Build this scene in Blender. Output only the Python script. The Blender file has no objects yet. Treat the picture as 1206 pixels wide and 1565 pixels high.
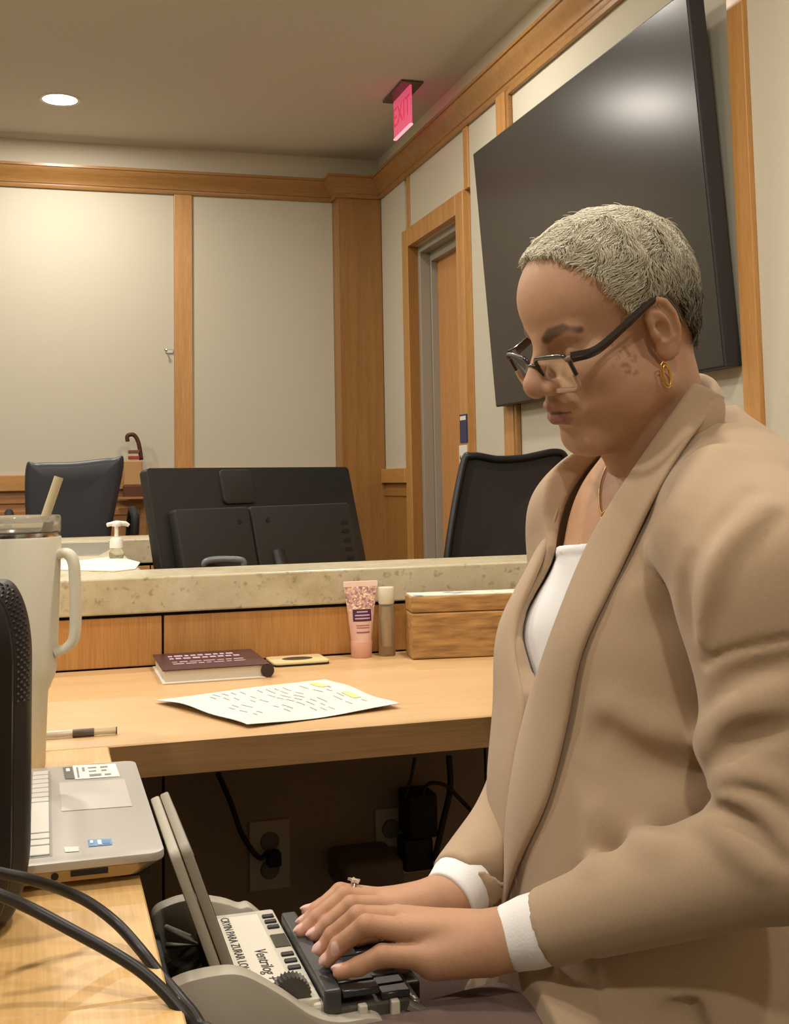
import bpy, bmesh, math, random
import numpy as np
from mathutils import Matrix, Vector

random.seed(7)
rng = np.random.default_rng(7)
SC = bpy.context.scene
COL = SC.collection

# ------------------------------------------------------------------ camera
CAM_ROT = np.array([[0.95867339, -0.28389333, -0.01870607],
                    [0.00609549, 0.08622827, -0.99625676],
                    [0.28444364, 0.95497082, 0.08439521]])   # rows: right, down, forward
CAM_POS = np.array([0.0, 0.0, 1.055])
FPX, PPX, PPY, IW, IH = 1800.0, 603.0, 580.0, 1206, 1565
cd = bpy.data.cameras.new('camera')
cam = bpy.data.objects.new('camera', cd)
COL.objects.link(cam)
cd.sensor_fit = 'HORIZONTAL'
cd.sensor_width = 36.0
cd.lens = FPX * 36.0 / IW
cd.shift_y = (PPY - IH / 2) / IW
cd.clip_start = 0.02
m4 = Matrix.Identity(4)
for i in range(3):
    m4[i][0] = CAM_ROT[0, i]
    m4[i][1] = -CAM_ROT[1, i]
    m4[i][2] = -CAM_ROT[2, i]
    m4[i][3] = CAM_POS[i]
cam.matrix_world = m4
SC.camera = cam

# ------------------------------------------------------------------ colour management, world, lights
vs = SC.view_settings
vs.view_transform = 'Standard'
vs.look = 'None'
vs.gamma = 1.0
vs.use_curve_mapping = False
vs.exposure = 0.0
w = bpy.data.worlds.new('world')
SC.world = w
w.use_nodes = True
w.node_tree.nodes['Background'].inputs[0].default_value = (0.9, 0.8, 0.65, 1)
w.node_tree.nodes['Background'].inputs[1].default_value = 0.0
CEIL_Z = 2.89
LIGHT_COLOR = (1.0, 0.925, 0.82)
# x, y of the recessed ceiling lights, power (W)
DOWNLIGHTS = [(0.06, 5.70, 22), (1.12, 4.05, 18), (-1.5, 4.2, 26), (-0.25, 2.75, 24),
              (0.72, 1.45, 24), (1.25, -0.30, 14), (-0.85, 0.75, 23), (-0.1, -0.9, 25), (-1.7, 2.1, 28)]


def lin(h):
    """sRGB hex -> linear rgba"""
    h = h.lstrip('#')
    c = [int(h[i:i + 2], 16) / 255 for i in (0, 2, 4)]
    return tuple(x / 12.92 if x <= 0.04045 else ((x + 0.055) / 1.055) ** 2.4 for x in c) + (1.0,)


# ------------------------------------------------------------------ pixel -> world helpers
def ray(x, y):
    return CAM_ROT.T @ np.array([(x - PPX) / FPX, (y - PPY) / FPX, 1.0])


def at(x, y, dep):
    return CAM_POS + ray(x, y) * dep


def on_axis(x, y, ax, val):
    d = ray(x, y)
    return CAM_POS + d * (val - CAM_POS[ax]) / d[ax]


def onX(x, y, v): return on_axis(x, y, 0, v)
def onY(x, y, v): return on_axis(x, y, 1, v)
def onZ(x, y, v): return on_axis(x, y, 2, v)


# ------------------------------------------------------------------ materials
def new_mat(name):
    m = bpy.data.materials.new(name)
    m.use_nodes = True
    nt = m.node_tree
    b = nt.nodes['Principled BSDF']
    return m, nt, b


def mat(name, col, rough=0.5, metal=0.0, spec=0.5, noise=0.0, nscale=30.0, bump=0.0, bscale=200.0, alpha=None, trans=0.0, ior=1.45,
        sheen=0.0, coat=0.0, emit=None, estr=0.0, attr=None, sss=0.0):
    m, nt, b = new_mat(name)
    c = lin(col) if isinstance(col, str) else tuple(col) + (1,)
    b.inputs['Base Color'].default_value = c
    b.inputs['Roughness'].default_value = rough
    b.inputs['Metallic'].default_value = metal
    b.inputs['Specular IOR Level'].default_value = spec
    b.inputs['IOR'].default_value = ior
    b.inputs['Transmission Weight'].default_value = trans
    b.inputs['Sheen Weight'].default_value = sheen
    b.inputs['Coat Weight'].default_value = coat
    if sss:
        b.inputs['Subsurface Weight'].default_value = sss
        b.inputs['Subsurface Radius'].default_value = (0.012, 0.005, 0.003)
        b.inputs['Subsurface Scale'].default_value = 0.6
    if emit:
        b.inputs['Emission Color'].default_value = lin(emit)
        b.inputs['Emission Strength'].default_value = estr
    tc = nt.nodes.new('ShaderNodeTexCoord')
    colsock = None
    if attr:
        at_ = nt.nodes.new('ShaderNodeAttribute')
        at_.attribute_name = attr
        colsock = at_.outputs['Color']
    if noise > 0:
        n = nt.nodes.new('ShaderNodeTexNoise')
        n.inputs['Scale'].default_value = nscale
        n.inputs['Detail'].default_value = 5
        nt.links.new(tc.outputs['Object'], n.inputs['Vector'])
        mr = nt.nodes.new('ShaderNodeMapRange')
        mr.inputs['To Min'].default_value = 1 - noise
        mr.inputs['To Max'].default_value = 1 + noise
        nt.links.new(n.outputs['Fac'], mr.inputs['Value'])
        mx = nt.nodes.new('ShaderNodeMix')
        mx.data_type = 'RGBA'
        mx.blend_type = 'MULTIPLY'
        mx.inputs['Factor'].default_value = 1
        if colsock:
            nt.links.new(colsock, mx.inputs['A'])
        else:
            mx.inputs['A'].default_value = c
        nt.links.new(mr.outputs['Result'], mx.inputs['B'])
        colsock = mx.outputs['Result']
    if colsock:
        nt.links.new(colsock, b.inputs['Base Color'])
    if bump > 0:
        n2 = nt.nodes.new('ShaderNodeTexNoise')
        n2.inputs['Scale'].default_value = bscale
        n2.inputs['Detail'].default_value = 3
        nt.links.new(tc.outputs['Object'], n2.inputs['Vector'])
        bp = nt.nodes.new('ShaderNodeBump')
        bp.inputs['Strength'].default_value = bump
        bp.inputs['Distance'].default_value = 0.002
        nt.links.new(n2.outputs['Fac'], bp.inputs['Height'])
        nt.links.new(bp.outputs['Normal'], b.inputs['Normal'])
    return m


def wood(name, c1, c2, grain='x', rough=0.38, scale=1.0, contrast=1.0, bump=0.05, coat=0.0):
    """fine straight-grained veneer; grain runs along the given axis"""
    m, nt, b = new_mat(name)
    tc = nt.nodes.new('ShaderNodeTexCoord')
    mp = nt.nodes.new('ShaderNodeMapping')
    st = {'x': (1.2, 26, 26), 'y': (26, 1.2, 26), 'z': (26, 26, 1.2)}[grain]
    mp.inputs['Scale'].default_value = tuple(v * scale for v in st)
    nt.links.new(tc.outputs['Object'], mp.inputs['Vector'])
    n1 = nt.nodes.new('ShaderNodeTexNoise')
    n1.inputs['Scale'].default_value = 1.0
    n1.inputs['Detail'].default_value = 4
    n1.inputs['Distortion'].default_value = 0.6
    nt.links.new(mp.outputs['Vector'], n1.inputs['Vector'])
    mp2 = nt.nodes.new('ShaderNodeMapping')
    st2 = {'x': (14, 420, 420), 'y': (420, 14, 420), 'z': (420, 420, 14)}[grain]
    mp2.inputs['Scale'].default_value = tuple(v * scale for v in st2)
    nt.links.new(tc.outputs['Object'], mp2.inputs['Vector'])
    n2 = nt.nodes.new('ShaderNodeTexNoise')
    n2.inputs['Scale'].default_value = 1.0
    n2.inputs['Detail'].default_value = 2
    nt.links.new(mp2.outputs['Vector'], n2.inputs['Vector'])
    ad = nt.nodes.new('ShaderNodeMath')
    ad.operation = 'MULTIPLY_ADD'
    ad.inputs[1].default_value = 0.55
    nt.links.new(n2.outputs['Fac'], ad.inputs[0])
    ml = nt.nodes.new('ShaderNodeMath')
    ml.operation = 'MULTIPLY'
    ml.inputs[1].default_value = 0.45
    nt.links.new(n1.outputs['Fac'], ml.inputs[0])
    nt.links.new(ml.outputs[0], ad.inputs[2])
    rp = nt.nodes.new('ShaderNodeValToRGB')
    rp.color_ramp.elements[0].position = 0.5 - 0.17 / contrast
    rp.color_ramp.elements[1].position = 0.5 + 0.15 / contrast
    rp.color_ramp.elements[0].color = lin(c2)
    rp.color_ramp.elements[1].color = lin(c1)
    nt.links.new(ad.outputs[0], rp.inputs['Fac'])
    nt.links.new(rp.outputs['Color'], b.inputs['Base Color'])
    b.inputs['Roughness'].default_value = rough
    b.inputs['Coat Weight'].default_value = coat
    bp = nt.nodes.new('ShaderNodeBump')
    bp.inputs['Strength'].default_value = bump
    bp.inputs['Distance'].default_value = 0.001
    nt.links.new(ad.outputs[0], bp.inputs['Height'])
    nt.links.new(bp.outputs['Normal'], b.inputs['Normal'])
    return m


def stone_mat(name, c1, c2, c3):
    m, nt, b = new_mat(name)
    tc = nt.nodes.new('ShaderNodeTexCoord')
    n = nt.nodes.new('ShaderNodeTexNoise')
    n.inputs['Scale'].default_value = 14
    n.inputs['Detail'].default_value = 9
    n.inputs['Roughness'].default_value = 0.68
    nt.links.new(tc.outputs['Object'], n.inputs['Vector'])
    rp = nt.nodes.new('ShaderNodeValToRGB')
    e = rp.color_ramp.elements
    e[0].position, e[0].color = 0.28, lin(c3)
    e[1].position, e[1].color = 0.66, lin(c1)
    x = e.new(0.46)
    x.color = lin(c2)
    nt.links.new(n.outputs['Fac'], rp.inputs['Fac'])
    v = nt.nodes.new('ShaderNodeTexNoise')
    v.inputs['Scale'].default_value = 75
    v.inputs['Detail'].default_value = 4
    nt.links.new(tc.outputs['Object'], v.inputs['Vector'])
    mr = nt.nodes.new('ShaderNodeMapRange')
    mr.inputs['From Min'].default_value = 0.30
    mr.inputs['From Max'].default_value = 0.42
    mr.inputs['To Min'].default_value = 0.62
    nt.links.new(v.outputs['Fac'], mr.inputs['Value'])
    mx = nt.nodes.new('ShaderNodeMix')
    mx.data_type = 'RGBA'
    mx.blend_type = 'MULTIPLY'
    mx.inputs['Factor'].default_value = 1
    nt.links.new(rp.outputs['Color'], mx.inputs['A'])
    nt.links.new(mr.outputs['Result'], mx.inputs['B'])
    nt.links.new(mx.outputs['Result'], b.inputs['Base Color'])
    b.inputs['Roughness'].default_value = 0.3
    return m


# ------------------------------------------------------------------ geometry
class MB:
    """collects pieces into one mesh"""

    def __init__(s):
        s.v, s.f, s.mi = [], [], []

    def add(s, verts, faces, mi=0):
        o = len(s.v)
        s.v += [tuple(map(float, p)) for p in verts]
        s.f += [tuple(i + o for i in f) for f in faces]
        s.mi += [mi] * len(faces)
        return s

    def box(s, a, b, mi=0, bev=0.0, seg=2):
        x0, y0, z0 = [min(p, q) for p, q in zip(a, b)]
        x1, y1, z1 = [max(p, q) for p, q in zip(a, b)]
        V = [(x0, y0, z0), (x1, y0, z0), (x1, y1, z0), (x0, y1, z0), (x0, y0, z1), (x1, y0, z1), (x1, y1, z1), (x0, y1, z1)]
        F = [(0, 3, 2, 1), (4, 5, 6, 7), (0, 1, 5, 4), (1, 2, 6, 5), (2, 3, 7, 6), (3, 0, 4, 7)]
        return s.solid(V, F, mi, bev, seg)

    def solid(s, V, F, mi=0, bev=0.0, seg=2):
        if bev > 0:
            bm = bmesh.new()
            vs_ = [bm.verts.new(p) for p in V]
            for f in F:
                bm.faces.new([vs_[i] for i in f])
            bm.normal_update()
            ed = [e for e in bm.edges if e.is_manifold and e.calc_face_angle(0) > 0.35]
            bmesh.ops.bevel(bm, geom=ed, offset=bev, segments=seg, profile=0.5, affect='EDGES', clamp_overlap=True)
            bm.verts.index_update()
            s.add([v.co[:] for v in bm.verts], [[v.index for v in f.verts] for f in bm.faces], mi)
            bm.free()
        else:
            s.add(V, F, mi)
        return s

    def obox(s, c, R, h, mi=0, bev=0.0, seg=2):
        """oriented box: centre c, columns of R are axes, half sizes h"""
        c = np.array(c, float)
        R = np.array(R, float)
        V = [c + R @ (np.array(q) * h) for q in [(-1, -1, -1), (1, -1, -1), (1, 1, -1), (-1, 1, -1), (-1, -1, 1), (1, -1, 1), (1, 1, 1), (-1, 1, 1)]]
        F = [(0, 3, 2, 1), (4, 5, 6, 7), (0, 1, 5, 4), (1, 2, 6, 5), (2, 3, 7, 6), (3, 0, 4, 7)]
        return s.solid(V, F, mi, bev, seg)

    def prism(s, poly, c, R, h, mi=0, bev=0.0, seg=2):
        """extrude 2-D polygon (x,y in axes R[:,0],R[:,1]) by +-h along R[:,2]"""
        c = np.array(c, float)
        R = np.array(R, float)
        n = len(poly)
        V = [c + R @ np.array([p[0], p[1], -h]) for p in poly] + [c + R @ np.array([p[0], p[1], h]) for p in poly]
        F = [tuple(range(n))[::-1], tuple(range(n, 2 * n))] + [(i, (i + 1) % n, n + (i + 1) % n, n + i) for i in range(n)]
        return s.solid(V, F, mi, bev, seg)

    def lathe(s, prof, c=(0, 0, 0), n=32, mi=0, R=None, cap=True):
        c = np.array(c, float)
        R = np.eye(3) if R is None else np.array(R, float)
        V, F = [], []
        for r, z in prof:
            for k in range(n):
                a = 2 * math.pi * k / n
                V.append(c + R @ np.array([r * math.cos(a), r * math.sin(a), z]))
        m = len(prof)
        for i in range(m - 1):
            for k in range(n):
                F.append((i * n + k, i * n + (k + 1) % n, (i + 1) * n + (k + 1) % n, (i + 1) * n + k))
        if cap:
            F.append(tuple(range(n))[::-1])
            F.append(tuple((m - 1) * n + k for k in range(n)))
        return s.add(V, F, mi)

    def tube(s, pts, r, n=10, mi=0, closed=False, caps=True):
        P = np.array(pts, float)
        m = len(P)
        rr = np.full(m, r, float) if np.isscalar(r) else np.array(r, float)
        T = np.zeros_like(P)
        for i in range(m):
            a = P[(i - 1) % m] if (closed or i > 0) else P[i]
            b = P[(i + 1) % m] if (closed or i < m - 1) else P[i]
            t = b - a
            T[i] = t / (np.linalg.norm(t) + 1e-12)
        u = np.cross(T[0], [0.13, 0.31, 0.94])
        u /= np.linalg.norm(u)
        V = []
        for i in range(m):
            u = u - T[i] * (u @ T[i])
            u /= np.linalg.norm(u) + 1e-12
            w_ = np.cross(T[i], u)
            for k in range(n):
                a = 2 * math.pi * k / n
                V.append(P[i] + rr[i] * (u * math.cos(a) + w_ * math.sin(a)))
        F = []
        for i in range(m if closed else m - 1):
            j = (i + 1) % m
            for k in range(n):
                F.append((i * n + k, i * n + (k + 1) % n, j * n + (k + 1) % n, j * n + k))
        if caps and not closed:
            F.append(tuple(range(n))[::-1])
            F.append(tuple((m - 1) * n + k for k in range(n)))
        return s.add(V, F, mi)

    def build(s, name, mats, parent=None, smooth=False, angle=None, kind=None, label=None):
        me = bpy.data.meshes.new(name)
        V = np.array(s.v, float)
        if parent is not None:
            org = np.array(WORLD_LOC.get(parent.name, (0, 0, 0)))
        else:
            lo, hi = V.min(0), V.max(0)
            org = np.array([(lo[0] + hi[0]) / 2, (lo[1] + hi[1]) / 2, lo[2]])
        me.from_pydata((V - org).tolist(), [], s.f)
        ms = mats if isinstance(mats, (list, tuple)) else [mats]
        for m in ms:
            me.materials.append(m)
        if len(ms) > 1:
            me.polygons.foreach_set('material_index', s.mi)
        if smooth or angle:
            me.polygons.foreach_set('use_smooth', [True] * len(me.polygons))
            if angle:
                me.set_sharp_from_angle(angle=math.radians(angle))
        me.update()
        o = bpy.data.objects.new(name, me)
        COL.objects.link(o)
        if parent is not None:
            o.parent = parent
            WORLD_LOC[o.name] = tuple(org)
        else:
            o.location = org
            WORLD_LOC[o.name] = tuple(org)
        if kind:
            o['kind'] = kind
        if label:
            o['label'] = label
        return o


WORLD_LOC = {}


def thing(name, label, cat, loc=(0, 0, 0), group=None):
    o = bpy.data.objects.new(name, None)
    o.empty_display_size = 0.05
    COL.objects.link(o)
    o.location = tuple(map(float, loc))
    WORLD_LOC[o.name] = tuple(map(float, loc))
    o['label'] = label
    o['category'] = cat
    if group:
        o['group'] = group
    return o


def tag(o, label, cat, group=None, kind=None):
    o['label'] = label
    o['category'] = cat
    if group:
        o['group'] = group
    if kind:
        o['kind'] = kind
    return o


def struct(o):
    o['kind'] = 'structure'
    return o


def rotz(a):
    c, s = math.cos(a), math.sin(a)
    return np.array([[c, -s, 0], [s, c, 0], [0, 0, 1.0]])


def basis(x, y, z):
    return np.array([x, y, z], float).T


def unit(v):
    v = np.array(v, float)
    return v / np.linalg.norm(v)


def spline(pts, n=60, closed=False):
    """Catmull-Rom through the points"""
    P = np.array(pts, float)
    m = len(P)
    out = []
    segs = m if closed else m - 1
    per = max(2, n // segs)
    for i in range(segs):
        if closed:
            a, b, c, d = P[(i - 1) % m], P[i], P[(i + 1) % m], P[(i + 2) % m]
        else:
            b, c = P[i], P[i + 1]
            a = P[i - 1] if i > 0 else 2 * b - c
            d = P[i + 2] if i + 2 < m else 2 * c - b
        for k in range(per):
            t = k / per
            out.append(0.5 * (2 * b + (c - a) * t + (2 * a - 5 * b + 4 * c - d) * t * t + (3 * b - a - 3 * c + d) * t ** 3))
    if not closed:
        out.append(P[-1])
    return np.array(out)


def rrect(w_, h_, r, n=5):
    """rounded rectangle outline, centred"""
    out = []
    for cx, cy, a0 in ((w_ / 2 - r, h_ / 2 - r, 0), (-w_ / 2 + r, h_ / 2 - r, 90), (-w_ / 2 + r, -h_ / 2 + r, 180), (w_ / 2 - r, -h_ / 2 + r, 270)):
        for k in range(n + 1):
            a = math.radians(a0 + 90 * k / n)
            out.append((cx + r * math.cos(a), cy + r * math.sin(a)))
    return out


def text_mesh(txt, size, c, R, m, name, parent, depth=0.0003, shear=0.0):
    cu = bpy.data.curves.new('t', 'FONT')
    cu.body = txt
    cu.size = size
    cu.align_x = 'CENTER'
    cu.align_y = 'CENTER'
    cu.extrude = depth
    cu.shear = shear
    ob = bpy.data.objects.new('t', cu)
    COL.objects.link(ob)
    dg = bpy.context.evaluated_depsgraph_get()
    me = bpy.data.meshes.new_from_object(ob.evaluated_get(dg))
    bpy.data.objects.remove(ob)
    n = len(me.vertices)
    V = np.zeros(n * 3)
    me.vertices.foreach_get('co', V)
    V = V.reshape(-1, 3) @ np.array(R, float).T + np.array(c, float)
    b = MB()
    b.add(V, [tuple(p.vertices) for p in me.polygons])
    bpy.data.meshes.remove(me)
    return b.build(name, m, parent)

# ================================================================== materials of the place
M = {}
M['ceil'] = mat('ceiling_paint', '#dcd7ca', 0.9, noise=0.03, nscale=60, bump=0.15, bscale=400)
M['wallpaint'] = mat('wall_paint', '#dcd5c2', 0.9, bump=0.1, bscale=300)
M['fabric'] = mat('wall_fabric', '#cbc5b2', 0.95, spec=0.1, noise=0.06, nscale=500, bump=0.4, bscale=900)
M['woodz'] = wood('oak_vertical', '#cb9a5e', '#b07d42', 'z', 0.35)
M['woodx'] = wood('oak_along_x', '#c9985c', '#ab7a40', 'x', 0.35)
M['woody'] = wood('oak_along_y', '#c9985c', '#ab7a40', 'y', 0.35)
M['crown'] = wood('crown_wood', '#ac7f4a', '#8e6636', 'x', 0.32)
M['pilaster'] = wood('pilaster_wood', '#a6783f', '#8f6434', 'z', 0.35)
M['wainscot'] = wood('wainscot_wood', '#b08050', '#94683c', 'x', 0.35)
M['carpet'] = mat('carpet', '#746d63', 1.0, noise=0.25, nscale=400, bump=0.8, bscale=600)
M['greymetal'] = mat('door_frame_grey', '#a39d90', 0.4, 0.1)
M['darkgap'] = mat('dark_gap', '#1c1714', 0.8)
M['stone'] = stone_mat('limestone', '#cdc3a8', '#c2b798', '#aca082')
M['desk'] = wood('desk_laminate', '#d6b284', '#c6a06c', 'x', 0.36, contrast=0.9)
M['desky'] = wood('desk_laminate_y', '#dab47a', '#c59c60', 'y', 0.36, contrast=0.9)
M['deskedge'] = wood('desk_edge', '#a27e52', '#86663e', 'x', 0.45, contrast=0.8)
M['panel'] = wood('partition_panel', '#c28f52', '#ab783e', 'z', 0.4, contrast=1.2)
M['underdesk'] = mat('under_desk_panel', '#97846f', 0.7, noise=0.06, nscale=20)
M['black'] = mat('black_plastic', '#1b1a1a', 0.45)
M['blackm'] = mat('black_matte', '#161514', 0.7)
M['white'] = mat('white_plastic', '#e9e6dc', 0.4)
M['chrome'] = mat('chrome', '#c8c8c8', 0.2, 1.0)
M['gold'] = mat('gold', '#d9b060', 0.25, 1.0)
M['lightdisc'] = mat('lamp_diffuser', '#fff2d6', 0.5, emit='#fff0d8', estr=12)

XW, YB, X0, Y0 = 1.809, 6.40, -3.2, -2.3

# ------------------------------------------------------------------ floor and ceiling
struct(MB().box((X0 - .1, Y0 - .1, -.1), (XW + .4, YB + .1, 0)).build('floor', M['carpet']))
struct(MB().box((X0 - .1, Y0 - .1, CEIL_Z), (XW + .4, YB + .1, CEIL_Z + .1)).build('ceiling', M['ceil']))
struct(MB().box((X0 - .1, Y0, 0), (X0, YB, CEIL_Z)).build('wall_left', M['fabric']))
struct(MB().box((X0, Y0 - .1, 0), (XW, Y0, CEIL_Z)).build('wall_front', M['fabric']))

# ------------------------------------------------------------------ back wall with fabric panels, stile, wainscot
wb = struct(MB().box((X0, YB + .02, 0), (XW + .02, YB + .12, CEIL_Z)).build('wall_back', M['wallpaint']))
for a, b in ((X0, -1.50), (-1.404, .669), (.765, 1.558)):
    MB().box((a, YB, 1.11), (b, YB + .02, 2.66), bev=.003).build('fabric_panel', M['fabric'], wb)
for a, b in ((-1.50, -1.404), (.669, .765)):
    MB().box((a, YB - .012, 1.11), (b, YB + .02, 2.66), bev=.002).build('stile', M['woodz'], wb)
MB().box((X0, YB - .03, 1.030), (1.558, YB + .02, 1.112), bev=.004).build('chair_rail', M['woodx'], wb)
MB().box((X0, YB - .012, .965), (1.558, YB + .02, 1.004), bev=.004).build('rail_moulding', M['wainscot'], wb)
MB().box((X0, YB - .002, .0), (1.558, YB + .02, 1.03)).build('wainscot_backing', M['wainscot'], wb)
xs = [-2.9, -1.98, -1.06, -.42, .52, .64, 1.50]
for a, b in ((-2.9, -1.98), (-1.86, -.54), (-.42, .52), (.64, 1.50)):
    o = MB()
    t = .035
    o.box((a, YB - .014, .28), (a + t, YB, .93), bev=.004)
    o.box((b - t, YB - .014, .28), (b, YB, .93), bev=.004)
    o.box((a + t, YB - .014, .93 - t), (b - t, YB, .93), bev=.004)
    o.box((a + t, YB - .014, .28), (b - t, YB, .28 + t), bev=.004)
    o.build('panel_frame', M['wainscot'], wb)
hk = MB()
p = onY(259, 537, YB)
hk.box((p[0] - .02, YB - .006, p[2] - .012), (p[0] + .02, YB, p[2] + .012), bev=.003)
hk.tube([(p[0] - .018, YB - .004, p[2]), (p[0] - .018, YB - .03, p[2]), (p[0] - .03, YB - .035, p[2] + .004)], .005, 8)
o = hk.build('wall_hook', M['chrome'])
tag(o, 'small grey metal hook on the back wall panel beside the wooden stile', 'hook')

# pilaster in the corner
struct(MB().box((1.558, 6.275, 0), (XW, YB + .02, 2.66), bev=.004).build('trim_1', M['pilaster']))

# crown moulding swept along back wall, pilaster and right wall
prof = [(0, 2.625), (.014, 2.625), (.018, 2.634), (.018, 2.646), (.024, 2.650), (.026, 2.662), (.034, 2.676), (.052, 2.700),
        (.062, 2.716), (.064, 2.728), (.072, 2.730), (.072, 2.744), (0, 2.744)]
path = [(X0, YB), (1.558, YB), (1.558, 6.275), (XW, 6.275), (XW, Y0)]


def sweep(path, prof):
    mb = MB()
    V, n = [], len(prof)
    P = [np.array(q, float) for q in path]
    nr = []
    for i in range(len(P) - 1):
        d = unit(P[i + 1] - P[i])
        nr.append(np.array([d[1], -d[0]]))       # room side is to the right of travel
    for i, q in enumerate(P):
        if i == 0:
            m = nr[0]
        elif i == len(P) - 1:
            m = nr[-1]
        else:
            m = (nr[i - 1] + nr[i]) / (1 + nr[i - 1] @ nr[i])
        for d, z in prof:
            V.append((q[0] + m[0] * d, q[1] + m[1] * d, z))
    F = []
    for i in range(len(P) - 1):
        for k in range(n):
            F.append((i * n + k, i * n + (k + 1) % n, (i + 1) * n + (k + 1) % n, (i + 1) * n + k))
    F.append(tuple(range(n))[::-1])
    F.append(tuple((len(P) - 1) * n + k for k in range(n)))
    return mb.add(V, F)


struct(sweep(path, prof).build('trim_2', M['crown'], smooth=True, angle=35))

# ------------------------------------------------------------------ right wall with door opening
D0, D1, DH = 4.99, 5.73, 2.25
wr = MB()
wr.box((XW + .02, Y0, 0), (XW + .30, D0, CEIL_Z))
wr.box((XW + .02, D1, 0), (XW + .30, YB + .02, CEIL_Z))
wr.box((XW + .02, D0, DH), (XW + .30, D1, CEIL_Z))
wr = struct(wr.build('wall_right', M['wallpaint']))
for y0, y1, z0, z1 in ((5.83, 6.275, 1.11, 2.66), (4.90, 5.73, 2.345, 2.66), (4.472, 4.84, 1.11, 2.66), (2.755, 4.328, 1.11, 2.66), (.9, 2.68, 1.11, 2.66), (-.9, .8, 1.11, 2.66), (Y0, -1.0, 1.11, 2.66)):
    MB().box((XW, y0, z0), (XW + .02, y1, z1), bev=.003).build('fabric_panel', M['fabric'], wr)
for y0, y1, z0, t in ((5.73, 5.774, 2.345, .006), (4.84, 4.90, 2.345, .008), (4.372, 4.472, 0, .016), (2.68, 2.755, 0, .014), (.8, .9, 0, .014), (-1.0, -.9, 0, .014)):
    MB().box((XW - t, y0, z0), (XW + .02, y1, 2.66), bev=.002).build('stile', M['woodz'], wr)
fr = MB()
fr.box((XW - .020, 4.328, 1.11), (XW, 4.350, 2.62), bev=.003)
fr.box((XW - .020, 2.76, 2.60), (XW, 4.328, 2.622), bev=.003)
fr.build('panel_bead', M['crown'], wr)
for y0, y1 in ((Y0, 4.89), (5.83, 6.275)):
    MB().box((XW - .004, y0, 0), (XW + .02, y1, 1.03)).build('wainscot_backing', M['pilaster'], wr)
    MB().box((XW - .028, y0, 1.035), (XW + .02, y1, 1.112), bev=.004).build('chair_rail', M['woody'], wr)
    MB().box((XW - .012, y0, .965), (XW, y1, 1.004), bev=.004).build('rail_moulding', M['pilaster'], wr)

# door: wooden casing, grey metal frame, recessed leaf
dr = struct(MB().box((1.935, D0 + .02, 0.005), (1.98, D1 - .045, 2.172), bev=.002).build('door_1', wood('door_wood', '#d49a5c', '#be8448', 'z', 0.35)))
cs = M['woodz']
MB().box((XW - .02, D1, 0), (XW + .0195, D1 + .10, 2.345), bev=.003).build('casing', cs, dr)
MB().box((XW - .02, D0 - .10, 0), (XW + .0195, D0, 2.345), bev=.003).build('casing', cs, dr)
MB().box((XW - .02, D0, DH), (XW + .0195, D1, 2.345), bev=.003).build('casing', cs, dr)
MB().box((XW - .018, D1 - .002, 0), (XW + .035, D1 + .0, DH)).build('reveal', M['pilaster'], dr)
f = MB()
f.box((XW + .036, D1 - .03, 0), (1.90, D1, DH), bev=.003)
f.box((1.90, D1 - .045, 0), (1.985, D1, DH), bev=.003)
f.box((XW + .036, D0, DH - .035), (1.90, D1 - .03, DH), bev=.003)
f.box((1.90, D0, DH - .08), (1.985, D1 - .045, DH), bev=.003)
f.box((XW + .036, D0, 0), (1.985, D0 + .02, DH), bev=.003)
f.build('door_frame', M['greymetal'], dr)
MB().box((1.895, 5.05, 2.06), (1.935, 5.24, 2.15), bev=.006).build('door_closer', M['greymetal'], dr)
XC = XW - .020
a, b = onX(704, 634, XC), onX(715.5, 676, XC)
MB().box((XC - .006, b[1], b[2]), (XC, a[1], a[2]), bev=.0015).build('sign_plate', mat('blue_sign', '#26345e', 0.4), dr, label='dark blue sign plate')
MB().box((XC - .0064, b[1] + .008, a[2] - .026), (XC - .0060, a[1] - .008, a[2] - .008)).build('sign_print', M['white'], dr)
a2, b2 = onX(704, 681, XC), onX(715.5, 718, XC)
MB().box((XC - .008, b2[1], b2[2]), (XC, a2[1], a2[2]), bev=.0015).build('lock_plate', M['white'], dr, label='white plate')
MB().lathe([(.0001, 0), (.010, 0), (.010, .010), (.0001, .012)], (XC - .008, (a2[1] + b2[1]) / 2, (a2[2] + b2[2]) / 2), 16, R=basis((0, 1, 0), (0, 0, 1), (-1, 0, 0))).build('lock_button', M['chrome'], dr)
# jamb beyond the door so that the opening is closed
struct(MB().box((XW + .3, D0 - .3, -.05), (XW + .34, D1 + .3, DH + .3)).build('wall_corridor', M['wallpaint']))

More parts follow.
